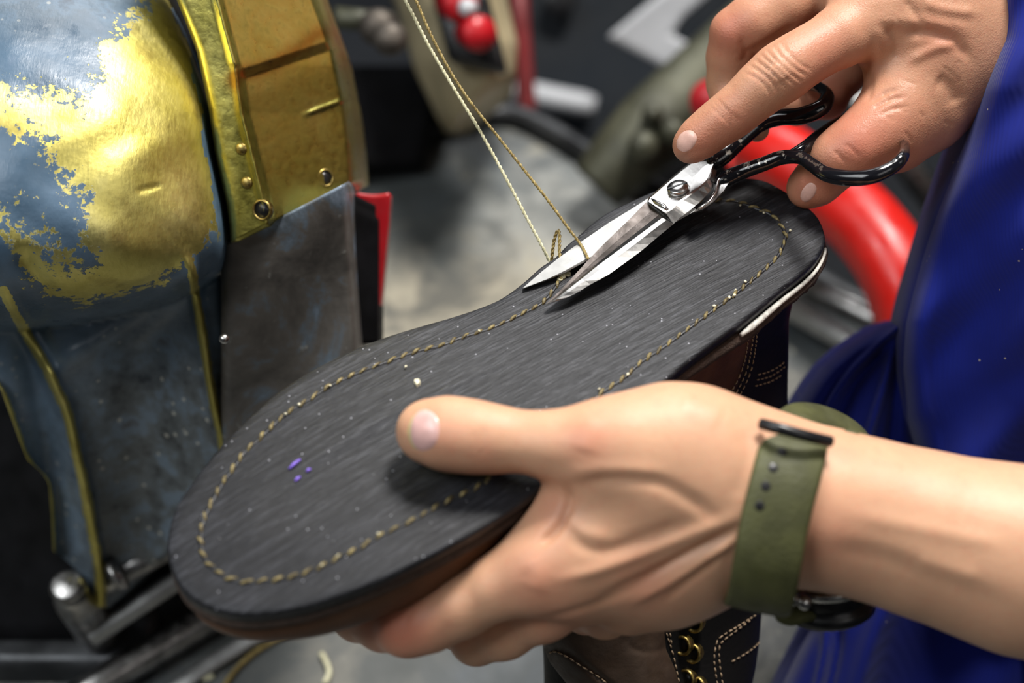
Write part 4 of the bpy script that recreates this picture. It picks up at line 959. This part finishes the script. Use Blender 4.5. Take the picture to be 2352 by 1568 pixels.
# ---- right hand, working the scissors
GR = [
 ch([(2620,-120,.80,190),(2450,-20,.765,170),(2330,40,.735,150),(2250,60,.715,135)], .02, .01),
 ch([(2270,60,.715,135),(2160,30,.703,115),(2060,20,.697,98),(1990,40,.692,80)], .02, .018),
 ch([(2270,30,.722,130),(2120,-60,.716,110),(1990,-90,.716,90),(1880,-60,.716,76)], .02, .018),
 ch([(2250,110,.717,120),(2180,150,.708,104),(2110,185,.700,92)], .02, .018),
 ch([(1990,40,.690,80),(1930,84,.684,66),(1870,118,.680,60),(1825,145,.677,61),(1788,172,.676,63),(1745,205,.677,56),(1710,238,.679,51),(1675,266,.681,50),(1640,290,.683,46),(1605,318,.685,43),(1584,336,.686,39)], .005, .006),
 ch([(1900,-50,.715,74),(1800,10,.712,62),(1735,50,.712,60),(1688,75,.714,58)], .006, .003),
 ch([(1688,75,.714,56),(1676,130,.720,50),(1672,190,.724,46),(1680,240,.722,42),(1712,278,.716,36),(1738,296,.710,30)], .004, .0015),
 ch([(1990,-20,.735,70),(1960,90,.745,52),(1935,170,.742,46),(1900,225,.735,42),(1830,240,.728,42),(1770,228,.722,38)], .006, .001),
 ch([(2110,185,.700,96),(2062,250,.694,80),(2015,300,.690,68),(1965,338,.688,60),(1917,362,.689,54)], .008, .008),
 ch([(1935,355,.692,54),(1905,390,.698,50),(1872,420,.702,48),(1850,434,.705,42)], .006, .006),
 ch([(2180,150,.708,104),(2130,260,.705,78),(2060,320,.700,62),(1990,345,.697,52)], .01, .010),
]
V, F = surfnet(GR, .00095); F = orient(V, F); V = smooth_mesh(V, F, 2, .5)
cr = []
def perp(cx, cy, L, bend, w, a, ang):   # crease across a finger at an angle
    c, s = math.cos(ang), math.sin(ang); P = [(cx + c*t*L - s*bend*(1-t*t), cy + s*t*L + c*bend*(1-t*t)) for t in (-1, -.5, 0, .5, 1)]; return (P, w, a)
A1 = math.radians(42)
for k, (x, y, L, bnd, a) in enumerate(((1828,128,50,8,-.00055),(1814,138,54,7,-.0007),(1800,150,56,4,-.00075),(1786,160,57,0,-.0007),(1772,172,54,-5,-.00075),(1758,184,50,-8,-.0007),(1743,196,42,-10,-.0005),(1675,252,38,4,-.00045),(1667,260,36,2,-.0004),(1658,268,34,0,-.00035))):
    cr.append(perp(x, y, L, bnd, 3.0, a, A1))
cr += [([(1775,150),(1790,168),(1800,185)], 22, .0008), ([(1560,368),(1590,350),(1622,345)], 6, -.0003), ([(1822,62),(1780,88),(1740,112),(1722,120)], 8, -.0022), ([(1700,90),(1715,125),(1700,140)], 8, -.0010),
 ([(2230,70),(2120,50),(2010,45)], 16, .0008), ([(2010,55),(2020,110),(2010,150),(1985,190)], 12, .0008), ([(2040,60),(2060,100),(2050,140)], 12, -.0012), ([(1990,130),(2000,190),(1990,235)], 8, -.0009),
 ([(2080,80),(2130,72),(2190,95),(2230,140)], 14, -.0013), ([(2090,140),(2150,110),(2200,100)], 12, .0009), ([(2000,235),(2030,215),(2060,205)], 5, -.0008), ([(2005,250),(2040,230),(2075,222)], 5, -.0007), ([(2020,265),(2050,250),(2085,245)], 4, -.0005),
 ([(2150,180),(2180,200),(2200,240)], 20, -.0012), ([(1915,345),(1930,360),(1950,378)], 4, -.0005), ([(1940,330),(1960,345),(1975,362)], 4, -.0004), ([(2120,0),(2160,20),(2240,30)], 14, .0010), ([(2080,0),(2100,30),(2120,60)], 10, -.0008)]
for k in range(16):
    x, y = random.uniform(2000, 2200), random.uniform(30, 330); L = random.uniform(18, 40); an = random.uniform(.3, 1.2); cr.append(([(x, y), (x+L*.5*math.cos(an)+3, y+L*.5*math.sin(an)), (x+L*math.cos(an), y+L*math.sin(an))], 3, -.0003))
V = strokes(V, F, cr)
q = proj(V)[:, :2]
redR = redmap(q, [(1600,330,60,.5),(1690,280,60,.4),(1900,100,70,.35),(1960,340,70,.6),(2050,300,90,.4),(1690,60,60,.45),(1860,430,60,.6),(1900,220,70,.6),(2160,90,60,.3),(1650,90,50,.4)])
dirtR = np.clip(np.exp(-((q[:, 0]-1570)**2+(q[:, 1]-362)**2)/22**2)*.35 + np.exp(-((q[:, 0]-2190)**2+(q[:, 1]-160)**2)/40**2)*.25, 0, 1)
skinR_bvh = BVHTree.FromPolygons([tuple(p) for p in V], [tuple(int(i) for i in x) for x in F])
nL = len(Vs[0]); Vs.append(V); Fs.append(F + nL); rd.append(redR); dt.append(dirtR)
# ---- arms, shoulders and trunk out of view, coarse
GB = [
 ([(PP(2740,1385,.60), .0325), (PP(3100,1480,.62), .043), (PP(3500,1500,.72), .045)], .02, .02), ([(PP(3500,1500,.72), .048), (PP(3350,500,.66), .055), (PP(3250,-500,.62), .065)], .02, .03),
 ([(PP(2600,-110,.80), .035), (PP(2900,-160,.90), .043), (PP(3250,-80,1.0), .045)], .02, .02), ([(PP(3250,-80,1.0), .048), (PP(3300,-500,.92), .055), (PP(3250,-900,.84), .065)], .02, .03),
 ([(PP(3100,-400,.80), .10), (PP(3000,600,.86), .11), (PP(3050,1150,.86), .11)], .02, .04), ([(PP(3200,-1200,.74), .05), (PP(3200,-800,.76), .08)], .02, .05),
]
V, F = surfnet(GB, .006); F = orient(V, F); n0 = sum(len(x) for x in Vs); Vs.append(V); Fs.append(F+n0); rd.append(np.zeros(len(V))); dt.append(np.zeros(len(V)))
bodyV = np.concatenate(Vs); bodyF = np.concatenate(Fs)
body = obj('body', bodyV, bodyF, M['skin_l'], per, attrs={'red': np.concatenate(rd), 'dirt': np.concatenate(dt)})
body.data.materials.append(M['skin_r'])
mi = np.zeros(len(bodyF), np.int32); mi[len(Fs[0]):len(Fs[0])+len(Fs[1])] = 1; body.data.polygons.foreach_set('material_index', mi)
def nail(bvh, cx, cy, rx, ry, ang, mk, parent, lift=.00045, sq=2.5):
    c, s = math.cos(ang), math.sin(ang); n = 14; m = 32; ring = []; cn = None
    P0, N0 = hit(bvh, cx, cy, lift)
    g = G(); rows = []
    for i in range(1, n+1):
        r = i/n; row = []
        for j in range(m):
            t = 2*math.pi*j/m; ct, st = math.cos(t), math.sin(t); k = (abs(ct)**sq+abs(st)**sq)**(-1/sq)
            x, y = rx*r*ct*k, ry*r*st*k; h, nn = hit(bvh, cx + c*x - s*y, cy + s*x + c*y, lift*(1-r**8) - .0001*(r**8))
            row.append(h if h is not None else (row[-1] if row else P0))
        rows.append(row)
    V = np.array(rows).reshape(-1, 3); V = np.vstack([V, [P0]]); F = grid_faces(n, m, True); F += [(len(V)-1, (j+1) % m, j) for j in range(m)]
    # smooth the plate so it reads as one stiff sheet
    V2 = V.copy()
    for _ in range(6):
        R = V2[:-1].reshape(n, m, 3); S = (np.roll(R, 1, 1)+np.roll(R, -1, 1)+2*R)/4; S2_ = S.copy(); S2_[1:-1] = (S[:-2]+S[2:]+2*S[1:-1])/4; V2[:-1] = S2_.reshape(-1, 3)
    B = V2 + FW*.0006; nn = len(V2); F2 = F + [tuple(i+nn for i in x[::-1]) for x in F]; b = (n-1)*m
    F2 += [(b+j, b+(j+1) % m, nn+b+(j+1) % m, nn+b+j) for j in range(m)]
    o = obj('fingernail', np.vstack([V2, B]), F2, M[mk], parent); return o
o = nail(skinL_bvh, 963, 988, 50, 62, math.radians(4), 'nail_edge', body, lift=.0002); o.name = 'thumbnail_rim'; o['label'] = 'yellowed rim of the thumbnail'
o = nail(skinL_bvh, 976, 988, 38, 52, math.radians(4), 'nail_thumb', body, lift=.0007); o.name = 'thumbnail'
nail(skinR_bvh, 1577, 324, 31, 23, math.radians(-52), 'nail', body)
o = nail(skinR_bvh, 1857, 442, 26, 17, math.radians(-58), 'nail', body); o.name = 'thumbnail'

# ---- coat: the big front panel and the lower skirt with folds
CL = [(-220, 2290), (0, 2281), (90, 2276), (160, 2252), (240, 2226), (300, 2205), (380, 2176), (480, 2142), (580, 2112), (680, 2082), (740, 2068), (850, 2062), (960, 2072), (1040, 2095), (1150, 2150), (1300, 2230), (1450, 2300), (1800, 2420)]
def coat_fn(u, w):
    py = -220 + w*2020; l = interp(py, CL); px = l + u*(3050-l); e = px-l
    d = .668 + interp(py, [(-220, -.012), (200, 0), (700, .035), (1100, .07), (1800, .10)])
    d += .055*math.exp(-e/22) + .010*math.exp(-e/90)
    d += .010*math.sin((px+py*.32)/62.0)*np.clip((py-420)/500, 0, 1)*np.clip(e/80, 0, 1) + .006*math.sin((px-py*.5)/95.0+1)*np.clip(e/60, 0, 1)
    return px, py, d + .002*math.sin(py/33+px/41)
A = np.array([[PP(*coat_fn(u**1.5, w)) for u in np.linspace(0, 1, 110)] for w in np.linspace(0, 1, 150)]); v, f = solid(A, .02); obj('coat', v, f, M['cloth'], per)
SL = [(735, 2058), (748, 2010), (770, 1975), (800, 1930), (840, 1885), (880, 1855), (920, 1830), (950, 1815), (1100, 1850), (1300, 1880), (1430, 1865), (1500, 1828), (1568, 1795), (1800, 1700)]
FOLDS = [([(2062,748),(2010,800),(1950,860),(1900,940),(1870,1040)], 9, .0045), ([(2064,752),(2040,850),(2010,950),(1975,1060)], 10, .006), ([(2058,760),(1975,800),(1900,870),(1850,960)], 16, .003),
         ([(2020,820),(1960,890),(1915,1000)], 12, -.005), ([(2064,780),(2058,900),(2040,1050)], 12, -.006), ([(2085,800),(2110,900),(2170,1050)], 20, .006), ([(2080,820),(2100,960),(2120,1060)], 14, -.006),
         ([(1890,1390),(1895,1480),(1870,1600)], 9, .005), ([(1920,1380),(1925,1480),(1900,1600)], 10, -.006), ([(2050,1350),(2000,1480),(1960,1620)], 30, .008)]
nu, nv = 110, 170; Q = []; Dp = []
for w in np.linspace(0, 1, nv):
    py = 735 + w*1065; l = interp(py, SL)
    for u in np.linspace(0, 1, nu):
        px = l + (2700-l)*u**1.25; e = px-l; Q.append((px, py)); Dp.append(.765 + .02*w + .030*math.exp(-e/16) - .0*e + .004*math.sin(px/55+py/80))
Q = np.array(Q); Dp = np.array(Dp)
for pl, w, amp in FOLDS: d, t = polydist(Q, catmull(pl, 6)); Dp -= amp*np.exp(-(d/w)**2)
A = np.array([PP(x, y, d) for (x, y), d in zip(Q, Dp)]).reshape(nv, nu, 3); v, f = solid(A, .02); obj('coat_skirt', v, f, M['cloth'], per)

# ================================================================ WATCH
wat = thing('wristwatch', 'olive green strap wristwatch with black buckle on the left wrist', 'watch', tuple(PP(1790, 1190, .61)))
t_ = PP(1826, 988, .61); b_ = PP(1742, 1385, .61); e1 = (t_-b_); Hh = np.linalg.norm(e1)/2; e1 /= 2*Hh
wx = PP(1900, 1168, .604)-PP(1700, 1138, .604); wx -= e1*(wx@e1); wx /= np.linalg.norm(wx); dv = np.cross(wx, e1); dv *= np.sign(dv@FW)
wc = (PP(1783, 1150, .604)); cc = (t_+b_)/2
NS = 96; rows = []
for k in range(NS):
    t = 2*math.pi*k/NS; ct, st = math.cos(t), math.sin(t)
    y = ct*(Hh if ct < 0 else Hh*1.0); z = st*.0285*(1.0 if st < 0 else .95)
    kx = (abs(ct)**2.5+abs(st)**2.5)**(-1/2.5); c = cc + e1*y*kx + dv*z*kx*1.06 + FW*(-.0085)
    c = c + e1*0 - wx*.0
    # the strap leans: its lower end sits further left in the picture
    nrm = e1*ct/Hh + dv*st/.0285; nrm /= np.linalg.norm(nrm); hw_ = .0114*(1.0 + .06*(ct > .3)*(ct-.3))
    bow = -.0040*(1-ct*ct) - .0030
    c = c + wx*bow
    rows.append([c - wx*hw_ - nrm*.0010, c - wx*hw_ + nrm*.0008, c - wx*hw_*.86 + nrm*.0016, c - wx*hw_*.3 + nrm*.0019, c + wx*hw_*.3 + nrm*.0019, c + wx*hw_*.86 + nrm*.0016, c + wx*hw_ + nrm*.0008, c + wx*hw_ - nrm*.0010])
R = np.array(rows); F = grid_faces(NS, 8, True); b0 = (NS-1)*8
for j in range(8): F.append((b0+j, b0+(j+1) % 8, (j+1) % 8, j))
strap = obj('strap', R.reshape(-1, 3), F, M['strap'], wat); sb_ = BVHTree.FromPolygons([tuple(p) for p in R.reshape(-1, 3)], F)
for x, y in ((1797, 1037), (1776, 1074), (1759, 1116), (1745, 1161)):
    h, n = hit(sb_, x, y, -.0001)
    if h is None: continue
    v, f = lathe(h, n, [(.0017, -.0005), (.0017, .0002), (.0014, .0003), (.0001, .0003)], 16); obj('strap_hole', v, f, M['black_plastic'], strap)
# buckle bar and strap tail
v, f = tube(catmull([PP(1748,973,.578), PP(1790,984,.574), PP(1850,1000,.574), PP(1908,1014,.578)], 6), .0020, 12); obj('buckle', v, f, M['black_plastic'], wat)
def band(pts, wv, hw_, th):
    P = catmull(pts, 8); T = np.gradient(P, axis=0); T /= np.linalg.norm(T, axis=1)[:, None]; rows = []
    for p, t in zip(P, T):
        w = wv - t*(wv@t); w /= np.linalg.norm(w); n = np.cross(t, w); rows.append([p-w*hw_-n*th*.6, p-w*hw_*.9+n*th, p+w*hw_*.9+n*th, p+w*hw_-n*th*.6])
    R = np.array(rows); F = grid_faces(len(R), 4, True); F += [(3, 2, 1, 0), tuple(range(len(R)*4-4, len(R)*4))]; return R.reshape(-1, 3), F
v, f = band([PP(1815, 985, .602), PP(1850, 962, .612), PP(1905, 965, .622), PP(1960, 988, .628), PP(1998, 1020, .630), PP(2004, 1050, .628)], FW*.75+UP*.5-RT*.25, .0085, .0014); obj('strap_tail', v, f, M['strap'], wat)
v, f = tube(catmull([PP(1925,1005,.60), PP(1950,996,.60), PP(1975,1012,.60), PP(1980,1040,.602)], 6), .0016, 10); obj('keeper_loop', v, f, M['strap'], wat)
wcn = PP(1902, 1362, .628); wax = (-UP*.93 + FW*.28 + RT*.12); wax /= np.linalg.norm(wax)
v, f = lathe(wcn - wax*.007, wax, [(.012, 0), (.0150, .0005), (.0158, .002), (.0158, .007), (.0148, .009), (.0165, .0100), (.0168, .0135), (.0150, .0150)], 48); cs = obj('case', v, f, M['black_plastic'], wat)
v, f = lathe(wcn - wax*.007, wax, [(.0161, -.0002), (.0170, .0004), (.0170, .0028), (.0155, .0032)], 48); obj('case_ring', v, f, M['steel'], cs)
v, f = lathe(wcn + wax*.0078, wax, [(.0148, 0), (.0140, .0006), (.0001, .0007)], 40); obj('crystal', v, f, M['glass'], cs)
for x, y, d in ((1819, 1376, .606), (1847, 1384, .606)):
    v, f = lathe(PP(x, y, d), -FW, [(.0026, -.006), (.0028, 0), (.0020, .0014), (.0001, .0018)], 20); obj('crown', v, f, M['steel'], cs)
v, f = band([PP(1765, 1375, .612), PP(1800, 1398, .618), PP(1850, 1402, .625)], RT*.3+FW*.9, .009, .002); obj('strap_end', v, f, M['strap'], wat)
